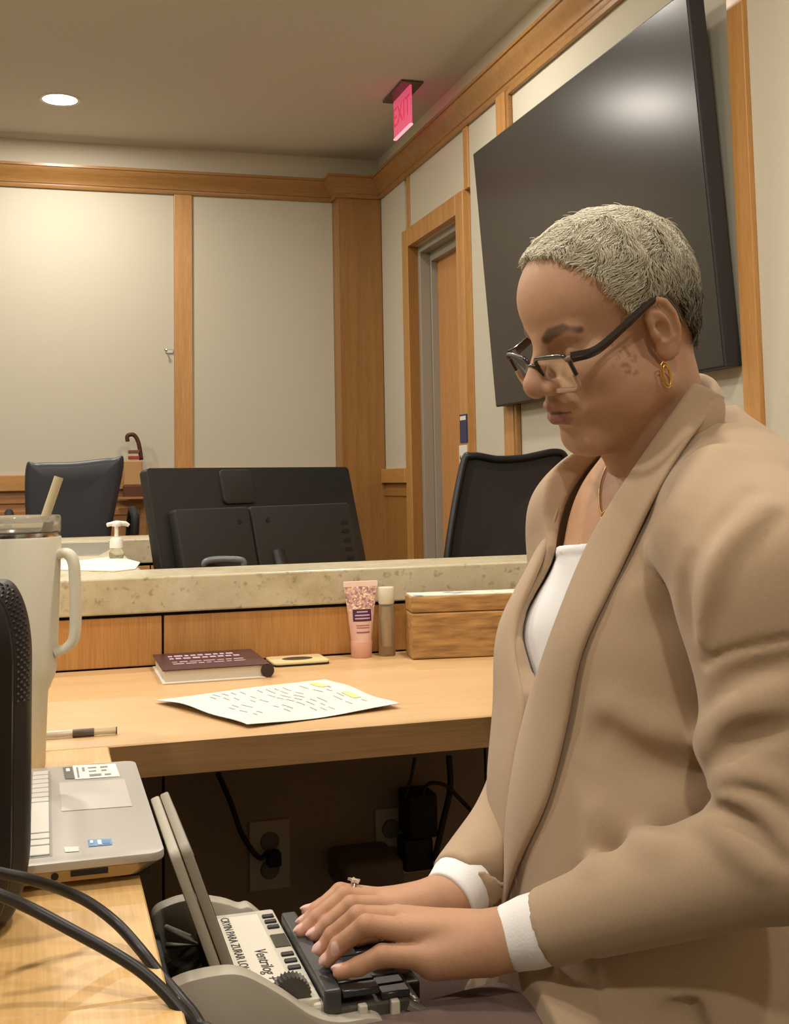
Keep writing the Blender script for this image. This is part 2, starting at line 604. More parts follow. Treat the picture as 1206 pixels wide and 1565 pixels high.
# ------------------------------------------------------------------ recessed ceiling lights
for i, (lx, ly, pw) in enumerate(DOWNLIGHTS):
    labels = ['recessed round downlight in the ceiling near the back wall', 'recessed round downlight in the ceiling in front of the wall screen',
              'recessed round downlight at the far end of the ceiling left of the room', 'recessed round downlight above the stone topped partitions',
              'recessed round downlight above the person in the cardigan', 'recessed round downlight in the ceiling behind the person',
              'recessed round downlight above the desk with the laptop', 'recessed round downlight behind the camera side of the desk', 'recessed round downlight left of the tumbler over the desk end']
    t = thing('ceiling_light', labels[i], 'ceiling light', (lx, ly, CEIL_Z), 'recessed ceiling lights')
    rg = MB()
    rg.lathe([(.080, -.004), (.094, -.006), (.096, 0.0), (.080, 0.0)], (lx, ly, CEIL_Z), 40, cap=False)
    rg.build('trim_ring', M['white'], t, smooth=True, angle=40)
    dd = MB()
    dd.lathe([(.0001, -.003), (.080, -.003)], (lx, ly, CEIL_Z), 40, cap=False)
    dd.build('diffuser', M['lightdisc'], t)
    ld = bpy.data.lights.new('lamp', 'AREA')
    ld.shape = 'DISK'
    ld.size = .16
    ld.energy = pw
    ld.color = LIGHT_COLOR
    lo = bpy.data.objects.new('lamp', ld)
    COL.objects.link(lo)
    lo.parent = t
    lo.location = (0, 0, -.006)

# ------------------------------------------------------------------ exit sign
ex = thing('exit_sign', 'pink lit exit sign hanging from a dark ceiling plate', 'sign', (1.615, 5.21, CEIL_Z))
MB().box((1.565, 5.05, CEIL_Z - .012), (1.672, 5.37, CEIL_Z), bev=.003).build('ceiling_plate', mat('exit_plate', '#6d5f58', 0.35, 0.6), ex)
MB().box((1.612, 5.075, CEIL_Z - .195), (1.622, 5.345, CEIL_Z - .012), bev=.002).build('panel', mat('exit_panel', '#e0607e', 0.2, emit='#e65c7e', estr=0.6), ex)
MB().box((1.609, 5.075, CEIL_Z - .203), (1.625, 5.345, CEIL_Z - .195), bev=.002).build('edge_strip', mat('exit_edge', '#ffc0cc', 0.2, emit='#ffb0c0', estr=0.9), ex)
text_mesh('EXIT', .135, (1.6105, 5.21, CEIL_Z - .105), basis((0, -1, 0), (0, 0, 1), (-1, 0, 0)), mat('exit_red', '#c8284e', 0.3, emit='#d84468', estr=0.55), 'lettering', ex, .0006)

# ------------------------------------------------------------------ wall screen
b_, t_ = np.array([1.75, 0, 1.338]), np.array([1.678, 0, 2.38])
up = unit(t_ - b_)
nrm = np.array([-up[2], 0, up[0]])           # towards the room
nrm = nrm if nrm[0] < 0 else -nrm
tvc = (b_ + t_) / 2 + np.array([0, (2.763 + 4.447) / 2, 0])
hw, hh = (4.447 - 2.763) / 2, np.linalg.norm(t_ - b_) / 2
tv = thing('wall_screen', 'large black flat screen tilted forward on the right wall', 'television', (1.75, tvc[1], 1.338))
R = basis((0, 1, 0), up, nrm)
MB().obox(tvc - nrm * .027, R, (hw, hh, .026), bev=.004).build('casing', mat('tv_body', '#2b2d31', 0.4), tv)
MB().obox(tvc - nrm * .0005, R, (hw - .006, hh - .006, .001)).build('screen', mat('tv_screen', '#322e2b', 0.235, spec=0.5, coat=0.0), tv)
mt = MB()
mt.box((1.765, 3.2, 1.70), (1.809, 4.0, 2.10), bev=.004)
mt.box((1.74, 3.3, 1.60), (1.80, 3.36, 2.2), bev=.004)
mt.box((1.74, 3.84, 1.60), (1.80, 3.90, 2.2), bev=.004)
mt.build('wall_mount', M['blackm'], tv)

# ------------------------------------------------------------------ stone topped partitions
LZ = .894
pt = thing('partition', 'near low partition of wood panels under a stone cap, behind the tan desk', 'partition', (.5, 2.2, 0))
MB().box((-.9, 2.100, .832), (2.6 if False else 1.55, 2.290, LZ), bev=.003).build('stone_cap', M['stone'], pt)
MB().box((-.9, 2.118, .0), (1.55, 2.275, .832)).build('core', M['darkgap'], pt)
xs = [-.9, -.30, .199, .79, 1.55]
for a, b in zip(xs[:-1], xs[1:]):
    MB().box((a + .002, 2.107, .742), (b - .002, 2.118, .826), bev=.0015).build('wood_panel', M['panel'], pt)
    MB().box((a + .002, 2.107, .0), (b - .002, 2.118, .700), bev=.0015).build('lower_panel', M['underdesk'], pt)
pa = thing('partition', 'stone topped partition arm running back under the white papers', 'partition', (-.3, 2.95, 0))
MB().box((-.9, 2.292, .832), (.177, 3.548, LZ), bev=.003).build('stone_cap', M['stone'], pa)
MB().box((-.88, 2.292, 0), (.165, 3.548, .832)).build('core', M['panel'], pa)
pf = thing('partition', 'far low stone topped partition seen behind the small pump bottle', 'partition', (0, 3.65, 0))
MB().box((-.9, 3.55, .824), (.62, 3.80, LZ), bev=.003).build('stone_cap', M['stone'], pf)
MB().box((-.9, 3.562, 0), (.61, 3.79, .816)).build('core', M['darkgap'], pf)
for a, b in ((-.9, -.1), (-.1, .30), (.30, .61)):
    MB().box((a + .002, 3.552, 0), (b - .002, 3.562, .816), bev=.001).build('wood_panel', M['panel'], pf)

# far desk in front of the black leather chair
fd = thing('desk', 'brown wooden far desk in front of the black leather chair', 'desk', (0, 4.9, 0))
MB().box((-.9, 4.70, .80), (.62, 5.05, .843), bev=.004).build('worktop', M['wainscot'], fd)
MB().box((-.85, 4.74, 0), (.58, 4.78, .80)).build('modesty_panel', M['wainscot'], fd)
for x in (-.85, .54):
    MB().box((x, 4.78, 0), (x + .04, 5.03, .80)).build('side_panel', M['wainscot'], fd)

# ================================================================== the L-shaped desk
DZ = .74
dk = thing('desk', 'L-shaped tan laminate desk holding the laptop and the paper sheet', 'desk', (.3, 1.3, 0))
MB().box((-.75, 1.497, .699), (1.50, 2.1055, DZ), bev=.0015, seg=1).build('worktop', M['desk'], dk)
o = MB().box((.078, 1.4945, .6995), (1.50, 1.4968, .7385)).build('edge_band', M['deskedge'], dk)
MB().box((-.75, .768, .699), (.076, 1.4945, DZ), bev=.0015, seg=1).build('worktop', M['desky'], dk)
MB().box((-.75, .10, .699), (.082, .766, DZ), bev=.0015, seg=1).build('worktop', M['desky'], dk)
MB().box((-.72, .15, 0), (-.69, 2.05, .699)).build('side_panel', M['underdesk'], dk)
MB().box((1.44, 1.55, 0), (1.47, 2.05, .699)).build('side_panel', M['underdesk'], dk)
MB().box((-.10, .15, 0), (-.07, 1.45, .699)).build('modesty_panel', M['underdesk'], dk)

# ------------------------------------------------------------------ sockets and cables under the desk
YP = 2.107
plate_m = mat('socket_plate', '#b3a896', 0.45)


def outlet(x0, x1, z0, z1, label, n):
    t = thing('wall_socket', label, 'socket', ((x0 + x1) / 2, YP, z0))
    MB().box((x0, YP - .006, z0), (x1, YP - .0002, z1), bev=.002).build('plate', plate_m, t)
    for k in range(n):
        cx = x0 + (x1 - x0) * (k + .5) / n
        for dz in (.035, .082):
            s = MB()
            s.lathe([(.0001, 0), (.015, 0), (.017, .002)], (cx, YP - .0085, z0 + dz), 20, R=basis((1, 0, 0), (0, 0, 1), (0, -1, 0)).dot(np.diag([1, 1, -1.])))
            s.build('receptacle', mat('socket_face', '#6d665a', 0.5) if 'socket_face' not in bpy.data.materials else bpy.data.materials['socket_face'], t)
    return t


outlet(.346, .418, .345, .463, 'dim white single socket plate under the desk with one cable plugged in', 1)
outlet(.574, .690, .345, .463, 'dim wide double socket plate under the desk behind the black adapter', 2)
cb = MB()
pts = spline([onY(333, 1182, 2.06), onY(352, 1225, 2.07), onY(370, 1275, 2.07), onY(395, 1310, 2.075), onY(410, 1302, 2.085)], 40)
cb.tube(pts, .0045, 8)
cb.box((.374, 2.072, .390), (.398, 2.1, .415), bev=.004)
tag(cb.build('power_cable', M['blackm'], smooth=True, angle=40), 'thin black cable hanging to the single socket under the desk', 'cable')
ad = MB()
a, b = onY(622, 1215, 2.04), onY(668, 1278, 2.04)
ad.box((a[0], 2.03, b[2]), (b[0], 2.1, a[2]), bev=.006)
a, b = onY(618, 1285, 2.05), onY(664, 1330, 2.05)
ad = ad.build('power_adapter', M['blackm'], smooth=True, angle=40)
tag(ad, 'black square plug adapter on the double socket under the desk', 'adapter')
ad2 = MB().box((a[0], 2.05, b[2]), (b[0], 2.1, a[2]), bev=.006).build('power_adapter', M['blackm'], smooth=True, angle=40)
tag(ad2, 'dark lower plug adapter beneath the black square adapter', 'adapter')
for k, (pp, r, lb) in enumerate((([(686, 1155), (688, 1205), (676, 1260), (664, 1315)], .0055, 'thick dark cable dropping beside the plug adapter under the desk'),
                                 ([(634, 1158), (628, 1190), (618, 1220)], .003, 'thin straight dark cable hanging left of the plug adapter'),
                                 ([(646, 1215), (655, 1198), (680, 1200), (704, 1222), (730, 1250)], .0035, 'looped dark cable arching over the top of the plug adapter'))):
    t = MB()
    t.tube(spline([onY(x, y, 2.045 - .012 * k) for x, y in pp], 30), r, 8)
    tag(t.build('power_cable', mat('cable_grey%d' % k, '#2a2420', 0.6), smooth=True), lb, 'cable')
a, b = onY(515, 1312, 2.02), onY(610, 1352, 2.02)
bx = MB().box((a[0], 1.98, b[2] - .0), (b[0], 2.1, a[2]), bev=.014, seg=3)
bx = bx.build('junction_box', mat('dim_box', '#6f6458', 0.6), smooth=True, angle=50)
tag(bx, 'dim grey rounded box mounted low on the panel under the desk', 'box')

# ------------------------------------------------------------------ paper sheet
pA, pB, pC, pD = onZ(237, 1075, DZ), onZ(611, 1083, DZ), onZ(497, 1042, DZ), onZ(378, 1114, DZ)
LIFT = {0: .010, 1: .004, 2: .006, 3: .003}


def paper_pt(u, v, dz=0.0):
    """u 0..1 from left corner to front corner side, v 0..1 towards back"""
    p = (pA * (1 - u) * (1 - v) + pD * u * (1 - v) + pC * (1 - u) * v + pB * u * v)
    z = DZ + .0022 + .006 * (math.sin(u * 3.0 + .3) * (1 - v) ** 2) * .6 + .005 * abs(v - .45) ** 1.5 + .003 * math.sin(u * 5 + v * 3) ** 2 + dz
    return (p[0], p[1], z)


N = 18
g = MB()
V = [paper_pt(i / N, j / N) for j in range(N + 1) for i in range(N + 1)]
F = [(j * (N + 1) + i, j * (N + 1) + i + 1, (j + 1) * (N + 1) + i + 1, (j + 1) * (N + 1) + i) for j in range(N) for i in range(N)]
W2 = [(p[0], p[1], p[2] - .0006) for p in V]
g.add(V, F)
g.add(W2, [f[::-1] for f in F])
sheet = g.build('paper_sheet', mat('paper', '#d3d2cd', 0.85), smooth=True)
tag(sheet, 'white printed paper sheet with yellow highlighter marks lying on the desk', 'paper')


def print_strip(mb, u0, v0, u1, v1, wd, n=6):
    """thin printed line on the sheet from (u0,v0) to (u1,v1)"""
    d = unit([u1 - u0, v1 - v0])
    q = np.array([-d[1], d[0]]) * wd
    P, F_ = [], []
    for k in range(n + 1):
        t = k / n
        u, v = u0 + (u1 - u0) * t, v0 + (v1 - v0) * t
        P += [paper_pt(u - q[0], v - q[1], .0006), paper_pt(u + q[0], v + q[1], .0006)]
    for k in range(n):
        F_.append((2 * k, 2 * k + 2, 2 * k + 3, 2 * k + 1))
    mb.add(P, F_)


pr = MB()
rr = random.Random(3)
for k in range(15):
    v = .90 - k * .052
    u = .10
    while u < .80:
        L = rr.uniform(.05, .14)
        if rr.random() < .72 and not (k in (3, 8)):
            print_strip(pr, u, v, min(u + L, .86), v + .0, .0042, 3)
        u += L + rr.uniform(.02, .07)
pr.build('print_lines', mat('print_grey', '#b3b3b0', 0.8), sheet, label='pale grey printed lines', kind='stuff')
hlm = mat('highlight', '#d9d38a', .8)
for u0, v0, u1 in ((.08, .89, .26), (.50, .90, .66)):
    hi = MB()
    print_strip(hi, u0, v0, u1, v0, .026, 4)
    hi.build('highlighter_mark', hlm, sheet, label='yellow highlighter stroke')

# ------------------------------------------------------------------ book
bk = thing('book', 'small dark maroon hardback book lying flat by the coaster', 'book', (.266, 2.0, DZ))
bx0, bx1, by0, by1 = .180, .350, 1.912, 2.092
cov = mat('book_cover', '#4b3136', 0.35, noise=.15, nscale=40)
MB().box((bx0, by0, DZ + .0002), (bx1, by1, DZ + .0028), bev=.0008).build('cover', M['white'], bk)
MB().box((bx0, by0, DZ + .0202), (bx1, by1, DZ + .0228), bev=.0008).build('cover', cov, bk)
sp = MB()
sp.tube([(bx1 - .003, by0, DZ + .0115), (bx1 - .003, by1, DZ + .0115)], .0108, 16)
sp.build('spine', mat('book_spine', '#3a2a2c', .4), bk, smooth=True, angle=50)
MB().box((bx0 + .005, by0 + .004, DZ + .0028), (bx1 - .004, by1 - .004, DZ + .0202)).build('pages', mat('book_pages', '#d8d0c0', .8, noise=.12, nscale=700), bk)
tt = MB()
for k, (v, n, hgt) in enumerate(((2.052, 13, .012), (2.024, 11, .011), (1.985, 12, .004), (1.965, 10, .004))):
    x = bx0 + .022
    while x < bx1 - .035:
        L = rr.uniform(.006, .014) if k < 2 else rr.uniform(.008, .02)
        tt.box((x, v - hgt / 2, DZ + .0228), (x + L, v + hgt / 2 + rr.uniform(0, .003), DZ + .0231))
        x += L + .0035
tt.build('cover_print', mat('book_print', '#c9b0c0', .5), bk, label='blurred pale pink cover print', kind='stuff')

# ------------------------------------------------------------------ coaster
ca = unit(onZ(502, 1014, DZ) - onZ(412, 1020, DZ))
cc = (onZ(402, 1011, DZ) + onZ(502, 1015, DZ)) / 2 + np.array([.004, .002, 0])
Rc = basis((ca[0], ca[1], 0), (-ca[1], ca[0], 0), (0, 0, 1))
co = thing('coaster', 'cream square coaster with a dark oval print', 'coaster', (cc[0], cc[1], DZ))
MB().prism(rrect(.098, .082, .010), cc + [0, 0, .0018], Rc, .0016, bev=.0006).build('base', M['black'], co)
MB().prism(rrect(.098, .082, .010), cc + [0, 0, .0052], Rc, .0018, bev=.0008).build('top', mat('coaster_top', '#dcc694', .6), co)
ov = MB()
ov.prism([(.027 * math.cos(a), .018 * math.sin(a)) for a in np.linspace(0, 2 * math.pi, 28)[:-1]], cc + [0, 0, .0071], Rc, .0002)
ov.build('oval_print', mat('coaster_print', '#4a3b2c', .6), co, label='dark oval print')

# ------------------------------------------------------------------ cosmetic tube
tx, ty = .545, 2.068
tu = thing('lotion_tube', 'pink glittery lotion tube standing on its cap against the partition', 'tube', (tx, ty, DZ))
cp = MB()
cp.lathe([(.0175, 0), (.0185, .002), (.0195, .028), (.0185, .030)], (tx, ty, DZ), 32)
cp.build('cap', mat('tube_cap', '#d3a28c', .35), tu, smooth=True, angle=40)
V, F = [], []
nn, mm = 32, 14
for j in range(mm + 1):
    t = j / mm
    a = .0185 + (.0305 - .0185) * t
    b = .0185 * (1 - t) + .0012 * t
    for k in range(nn):
        ang = 2 * math.pi * k / nn
        V.append((tx + a * math.cos(ang), ty + b * math.sin(ang), DZ + .030 + .096 * t))
for j in range(mm):
    for k in range(nn):
        F.append((j * nn + k, j * nn + (k + 1) % nn, (j + 1) * nn + (k + 1) % nn, (j + 1) * nn + k))
F.append(tuple(mm * nn + k for k in range(nn)))
# glitter: voronoi coloured cells in the upper half
gm, nt, bs = new_mat('tube_glitter')
tc = nt.nodes.new('ShaderNodeTexCoord')
vo = nt.nodes.new('ShaderNodeTexVoronoi')
vo.inputs['Scale'].default_value = 330
nt.links.new(tc.outputs['Object'], vo.inputs['Vector'])
rp = nt.nodes.new('ShaderNodeValToRGB')
el = rp.color_ramp.elements
el[0].position, el[0].color = .0, lin('#8a6468')
el[1].position, el[1].color = 1.0, lin('#f6e8dc')
for ps, cl in ((.25, '#b98c8a'), (.45, '#d8b0a0'), (.6, '#c29ab0'), (.8, '#e6c48e')):
    q = el.new(ps)
    q.color = lin(cl)
sx = nt.nodes.new('ShaderNodeSeparateColor')
nt.links.new(vo.outputs['Color'], sx.inputs['Color'])
nt.links.new(sx.outputs['Red'], rp.inputs['Fac'])
sz = nt.nodes.new('ShaderNodeSeparateXYZ')
nt.links.new(tc.outputs['Object'], sz.inputs['Vector'])
mr = nt.nodes.new('ShaderNodeMapRange')
mr.inputs['From Min'].default_value = .070
mr.inputs['From Max'].default_value = .092
nt.links.new(sz.outputs['Z'], mr.inputs['Value'])
mx = nt.nodes.new('ShaderNodeMix')
mx.data_type = 'RGBA'
mx.inputs['A'].default_value = lin('#dcb2a4')
nt.links.new(mr.outputs['Result'], mx.inputs['Factor'])
nt.links.new(rp.outputs['Color'], mx.inputs['B'])
nt.links.new(mx.outputs['Result'], bs.inputs['Base Color'])
bs.inputs['Roughness'].default_value = .3
b_ = MB()
b_.add(V, F)
b_.build('body', gm, tu, smooth=True, angle=50)
MB().box((tx - .0315, ty - .0014, DZ + .124), (tx + .0315, ty + .0014, DZ + .134), bev=.0006).build('crimp', mat('tube_crimp', '#f0d9cc', .4), tu)


def tube_label(z0, z1, w_, m, name, lb=None, off=.0004):
    mb = MB()
    Vn, Fn = [], []
    for j in range(2):
        z = (z0, z1)[j]
        t = (z - .030) / .096
        a = .0185 + .012 * t
        b = .0185 * (1 - t) + .0012 * t
        for k in range(9):
            x = -w_ / 2 + w_ * k / 8
            y = -b * math.sqrt(max(0, 1 - (x / a) ** 2)) - off
            Vn.append((tx + x, ty + y, DZ + z))
    for k in range(8):
        Fn.append((k, k + 1, 10 + k, 9 + k))
    mb.add(Vn, Fn)
    return mb.build(name, m, tu, label=lb)


tube_label(.064, .085, .034, mat('tube_label', '#4c2a44', .4), 'label', 'dark purple label')
lp = mat('tube_print', '#c7a3b6', .4)
for z in (.0805, .0745, .0690):
    tube_label(z - .0012, z + .0012, .027 if z < .08 else .02, lp, 'label_print', off=.0007)
lp2 = mat('tube_print_dark', '#8c5f66', .4)
for z in (.057, .053):
    tube_label(z - .0006, z + .0006, .024, lp2, 'label_print', off=.0006)
tube_label(.0440, .0462, .024, lp2, 'label_print', off=.0006)

# ------------------------------------------------------------------ glass spray bottle
sx_, sy_ = .592, 2.066
sb = thing('spray_bottle', 'slim clear glass bottle with frosted cap between tube and wooden box', 'bottle', (sx_, sy_, DZ))
MB().lathe([(.0140, 0), (.0152, .002), (.0152, .088), (.0135, .092)], (sx_, sy_, DZ), 32).build('glass', mat('bottle_glass', '#f3efdf', .05, trans=.9, ior=1.3), sb, smooth=True, angle=40)
MB().lathe([(.0086, .018), (.0086, .088)], (sx_, sy_, DZ), 24).build('liquid', mat('bottle_liquid', '#b59a6c', .3), sb, smooth=True, angle=40)
MB().lathe([(.0135, .092), (.0145, .094), (.0145, .120), (.0138, .1215)], (sx_, sy_, DZ), 32).build('cap', mat('bottle_cap', '#d9d2bd', .45), sb, smooth=True, angle=40)

# ------------------------------------------------------------------ wooden box
b0 = onZ(630, 1009, DZ)
b1 = onZ(770, 1003, DZ)
fx = unit([b1[0] - b0[0], b1[1] - b0[1], 0])
fy = np.array([-fx[1], fx[0], 0])
BL, BD, BH = .34, .066, .110
bc = b0 + fx * BL / 2 + fy * BD / 2
Rb = basis(fx, fy, (0, 0, 1))
wbx = thing('wooden_box', 'rustic lidded wooden box with a pale patterned top on the desk', 'box', (bc[0], bc[1], DZ))
rustic = wood('rustic_wood', '#c79c60', '#7f5a2e', 'x', .6, scale=.35, contrast=.95, bump=.3)
MB().obox(bc + [0, 0, .0405], Rb, (BL / 2, BD / 2, .0395), bev=.003).build('box_body', rustic, wbx)
MB().obox(bc + [0, 0, .0950], Rb, (BL / 2, BD / 2, .0140), bev=.003).build('lid', rustic, wbx)
pm, nt, bs = new_mat('box_top_print')
tc = nt.nodes.new('ShaderNodeTexCoord')
nz = nt.nodes.new('ShaderNodeTexNoise')
nz.inputs['Scale'].default_value = 28
nz.inputs['Detail'].default_value = 2
nt.links.new(tc.outputs['Object'], nz.inputs['Vector'])
rp = nt.nodes.new('ShaderNodeValToRGB')
el = rp.color_ramp.elements
el[0].position, el[0].color = .36, lin('#8b93a0')
el[1].position, el[1].color = .48, lin('#e6dfc8')
nt.links.new(nz.outputs['Fac'], rp.inputs['Fac'])
nt.links.new(rp.outputs['Color'], bs.inputs['Base Color'])
MB().obox(bc + [0, 0, .1096], Rb, (BL / 2 - .002, BD / 2 - .002, .0008)).build('lid_print', pm, wbx, label='pale patterned lid top')

# ------------------------------------------------------------------ pen
p0, p1 = onZ(52, 1131.5, DZ), onZ(179, 1122.5, DZ)
pd_ = unit(p1 - p0)
pn = thing('pen', 'clear barrel pen with a dark grip lying beside the laptop', 'pen', p0)
z_ = np.array([0, 0, .0052])
Rp = basis(np.cross(pd_, [0, 0, 1]), np.array([0, 0, 1]), -pd_)
L = np.linalg.norm(p1 - p0)


def seg(a, b, r):
    return MB().tube([p0 + z_ + pd_ * a, p0 + z_ + pd_ * b], r, 14)


seg(0, L * .46, .0042).build('cap', mat('pen_body', '#d8d2c4', .15, trans=.4), pn, smooth=True, angle=50)
seg(L * .46, L * .72, .0050).build('grip', mat('pen_grip', '#5b5048', .4), pn, smooth=True, angle=50)
seg(L * .72, L * .985, .0040).build('barrel', mat('pen_clear', '#e8dfcc', .1, trans=.6), pn, smooth=True, angle=50)
seg(L * .985, L, .0046).build('end_plug', mat('pen_plug', '#40382f', .3), pn, smooth=True, angle=50)

# ------------------------------------------------------------------ laptop
LT = .762
lx0, lx1, ly0, ly1 = -.150, .0945, .984, 1.313
lp_ = thing('laptop', 'silver laptop with stickers, open on the desk beside the white tumbler', 'laptop', ((lx0 + lx1) / 2, (ly0 + ly1) / 2, DZ))
silver = mat('laptop_silver', '#b5b1aa', .42, .35)
Rl = np.eye(3)
ctr = np.array([(lx0 + lx1) / 2, (ly0 + ly1) / 2, 0])
MB().prism(rrect(lx1 - lx0, ly1 - ly0, .012), ctr + [0, 0, LT - .0035], Rl, .0035, bev=.0012).build('deck', silver, lp_, smooth=True, angle=40)
# tapered underside
up_o = rrect(lx1 - lx0 - .001, ly1 - ly0 - .001, .012)
lo_o = rrect(lx1 - lx0 - .034, ly1 - ly0 - .010, .012)
n = len(up_o)
V = [ctr + [x, y, LT - .007] for x, y in up_o] + [ctr + [x, y, LT - .0165] for x, y in lo_o]
F = [tuple(range(n)), tuple(range(n, 2 * n))[::-1]] + [(i, n + i, n + (i + 1) % n, (i + 1) % n) for i in range(n)]
MB().add(V, F).build('underside', mat('laptop_side', '#c9b48c', .3, .7), lp_, smooth=True, angle=40)
for sx in (-.1, .1):
    for sy in (-.14, .14):
        MB().box(ctr + [sx - .012, sy - .006, DZ], ctr + [sx + .012, sy + .006, LT - .0165]).build('rubber_foot', M['black'], lp_)
MB().lathe([(.0001, 0), (.0030, 0)], (0.0135 - .004, ly0 + .0006, LT - .0105), 16, R=basis((1, 0, 0), (0, 0, 1), (0, -1, 0)), cap=False).build('audio_jack', M['darkgap'], lp_)
MB().box((.0215, ly0 - .0001, LT - .0118), (.050, ly0 + .004, LT - .0080)).build('card_slot', M['darkgap'], lp_)


def patch(px, z, m, name, parent, lb=None):
    P = [onZ(x, y, z) for x, y in px]
    return MB().add([(p[0], p[1], z) for p in P], [(0, 1, 2, 3)]).build(name, m, parent, label=lb)


S = 5.743
q = lambda l: [(50 + x / S, 1150 + y / S) for x, y in l]
patch(q([(230, 265), (255, 515), (875, 470), (805, 232)]), LT + .0004, mat('trackpad', '#b5b1a9', .4, .3), 'trackpad', lp_)
patch(q([(350, 115), (375, 235), (765, 208), (725, 98)]), LT + .0005, M['white'], 'asset_sticker', lp_, 'white barcode sticker')
patch(q([(263, 132), (285, 232), (368, 230), (345, 125)]), LT + .0005, mat('sticker_dark', '#5d5a54', .5), 'asset_sticker', lp_, 'dark grey sticker end')
patch(q([(290, 140), (296, 165), (330, 162), (322, 137)]), LT + .0008, M['white'], 'sticker_mark', lp_)
spm = mat('sticker_print', '#8b8a84', .6)
for a in (q([(380, 130), (395, 220), (412, 218), (398, 128)]), q([(430, 130), (436, 165), (460, 163), (452, 128)]), q([(495, 190), (500, 210), (605, 200), (600, 182)]),
          q([(480, 130), (484, 140), (560, 134), (556, 124)]), q([(490, 160), (494, 170), (560, 164), (556, 154)]), q([(590, 122), (593, 134), (660, 128), (655, 116)]), q([(600, 150), (603, 162), (650, 158), (646, 146)]), q([(630, 185), (634, 198), (690, 193), (686, 180)])):
    patch(a, LT + .0008, spm, 'sticker_print', lp_)
patch(q([(483, 765), (492, 826), (700, 806), (690, 755)]), LT + .0005, mat('blue_sticker', '#4f86b4', .3), 'processor_sticker', lp_, 'blue processor sticker')
patch(q([(566, 768), (576, 806), (606, 803), (598, 766)]), LT + .0008, M['white'], 'sticker_mark', lp_)
patch(q([(502, 772), (506, 795), (530, 792), (526, 769)]), LT + .0008, M['white'], 'sticker_mark', lp_)
patch(q([(610, 768), (616, 800), (680, 794), (674, 764)]), LT + .0008, mat('sticker_blue2', '#3f72a0', .3), 'sticker_mark', lp_)
patch(q([(272, 830), (284, 874), (406, 866), (404, 824)]), LT + .0005, mat('silver_sticker', '#cfcabd', .4), 'energy_sticker', lp_)
# keyboard
kb = MB().box((lx0 + .035, ly0 + .018, LT - .0005), (.008, ly1 - .018, LT + .0003)).build('keyboard_well', mat('kb_well', '#8f8b84', .5), lp_)
keym = mat('laptop_key', '#c9c6bd', .45)
xk = .0058
row = 0
for widths in ([.023, .014, .014, .092, .014, .014, .014, .014, .014, .014, .014], [.040] + [.0155] * 11 + [.034], [.030] + [.0155] * 12 + [.028], [.024] + [.0155] * 13 + [.022], [.0165] * 14 + [.03], [.0185] * 14):
    y = ly0 + .021
    tot = sum(widths) + .0025 * (len(widths) - 1)
    scale = (ly1 - ly0 - .042) / tot
    for wv in widths:
        wv2 = wv * scale
        MB().box((xk - .0155, y, LT + .0002), (xk, y + wv2 - .0012, LT + .0018), bev=.0005, seg=1).build('key', keym, lp_)
        y += wv2 + .0025 * scale
    xk -= .0182
# screen
Rs = basis((0, 1, 0), unit((-.25, 0, .97)), unit((.97, 0, .25)))
sc_c = np.array([lx0 - .002, ctr[1], LT + .003]) + Rs[:, 1] * .112
MB().prism(rrect(ly1 - ly0, .22, .010), sc_c, Rs, .0035, bev=.001).build('screen_lid', silver, lp_, smooth=True, angle=40)
MB().obox(sc_c + Rs[:, 2] * .0038, Rs, (.150, .095, .0004)).build('display', M['black'], lp_)
MB().tube([(lx0 + .002, ly0 + .04, LT - .002), (lx0 + .002, ly1 - .04, LT - .002)], .006, 12).build('hinge', M['blackm'], lp_, smooth=True, angle=50)

# ------------------------------------------------------------------ tumbler
cx, cy = -.0315, 1.415
tb = thing('tumbler', 'large white insulated tumbler with handle, clear lid and straw', 'tumbler', (cx, cy, DZ))
bz = DZ + .0005
white_pc = mat('tumbler_powder', '#d9d4c0', .5, bump=.05, bscale=900)
prof_t = [(.0330, 0), (.0345, .002), (.0368, .078), (.0375, .085), (.0400, .090), (.0450, .103), (.0468, .112), (.0475, .130), (.0508, .255), (.0500, .257), (.0480, .257)]
MB().lathe([(r, z) for r, z in prof_t], (cx, cy, bz), 48).build('cup', white_pc, tb, smooth=True, angle=50)
MB().lathe([(.0492, .257), (.0496, .259), (.0496, .262)], (cx, cy, bz), 48).build('steel_rim', M['chrome'], tb, smooth=True, angle=40)
clear = mat('lid_clear', '#d8d4c8', .12, trans=.75, ior=1.35)
MB().lathe([(.0485, .2625), (.0500, .264), (.0504, .278), (.0490, .281), (.0462, .281), (.0458, .274)], (cx, cy, bz), 48).build('lid', clear, tb, smooth=True, angle=35)
MB().lathe([(.0001, .272), (.030, .273), (.043, .2735)], (cx, cy, bz), 40, cap=False).build('lid_disc', mat('lid_grey', '#8d8577', .3), tb, smooth=True)
# handle: rounded loop in the plane towards the desk edge
hd = np.array([math.cos(-.25), math.sin(-.25), 0])
H = [(.046, .236), (.058, .238), (.0655, .228), (.0675, .205), (.0685, .165), (.0665, .142), (.058, .132), (.047, .128)]
pts = spline([np.array([cx, cy, bz]) + hd * a + np.array([0, 0, b]) for a, b in H], 48)
hb = MB()
side = np.array([-hd[1], hd[0], 0])
n = 12
V, F = [], []
for i, p in enumerate(pts):
    t = unit(pts[min(i + 1, len(pts) - 1)] - pts[max(i - 1, 0)])
    nrm_ = np.cross(t, side)
    for k in range(n):
        a = 2 * math.pi * k / n
        V.append(p + side * .0115 * math.copysign(abs(math.cos(a)) ** .6, math.cos(a)) + nrm_ * .0055 * math.copysign(abs(math.sin(a)) ** .6, math.sin(a)))
for i in range(len(pts) - 1):
    for k in range(n):
        F.append((i * n + k, i * n + (k + 1) % n, (i + 1) * n + (k + 1) % n, (i + 1) * n + k))
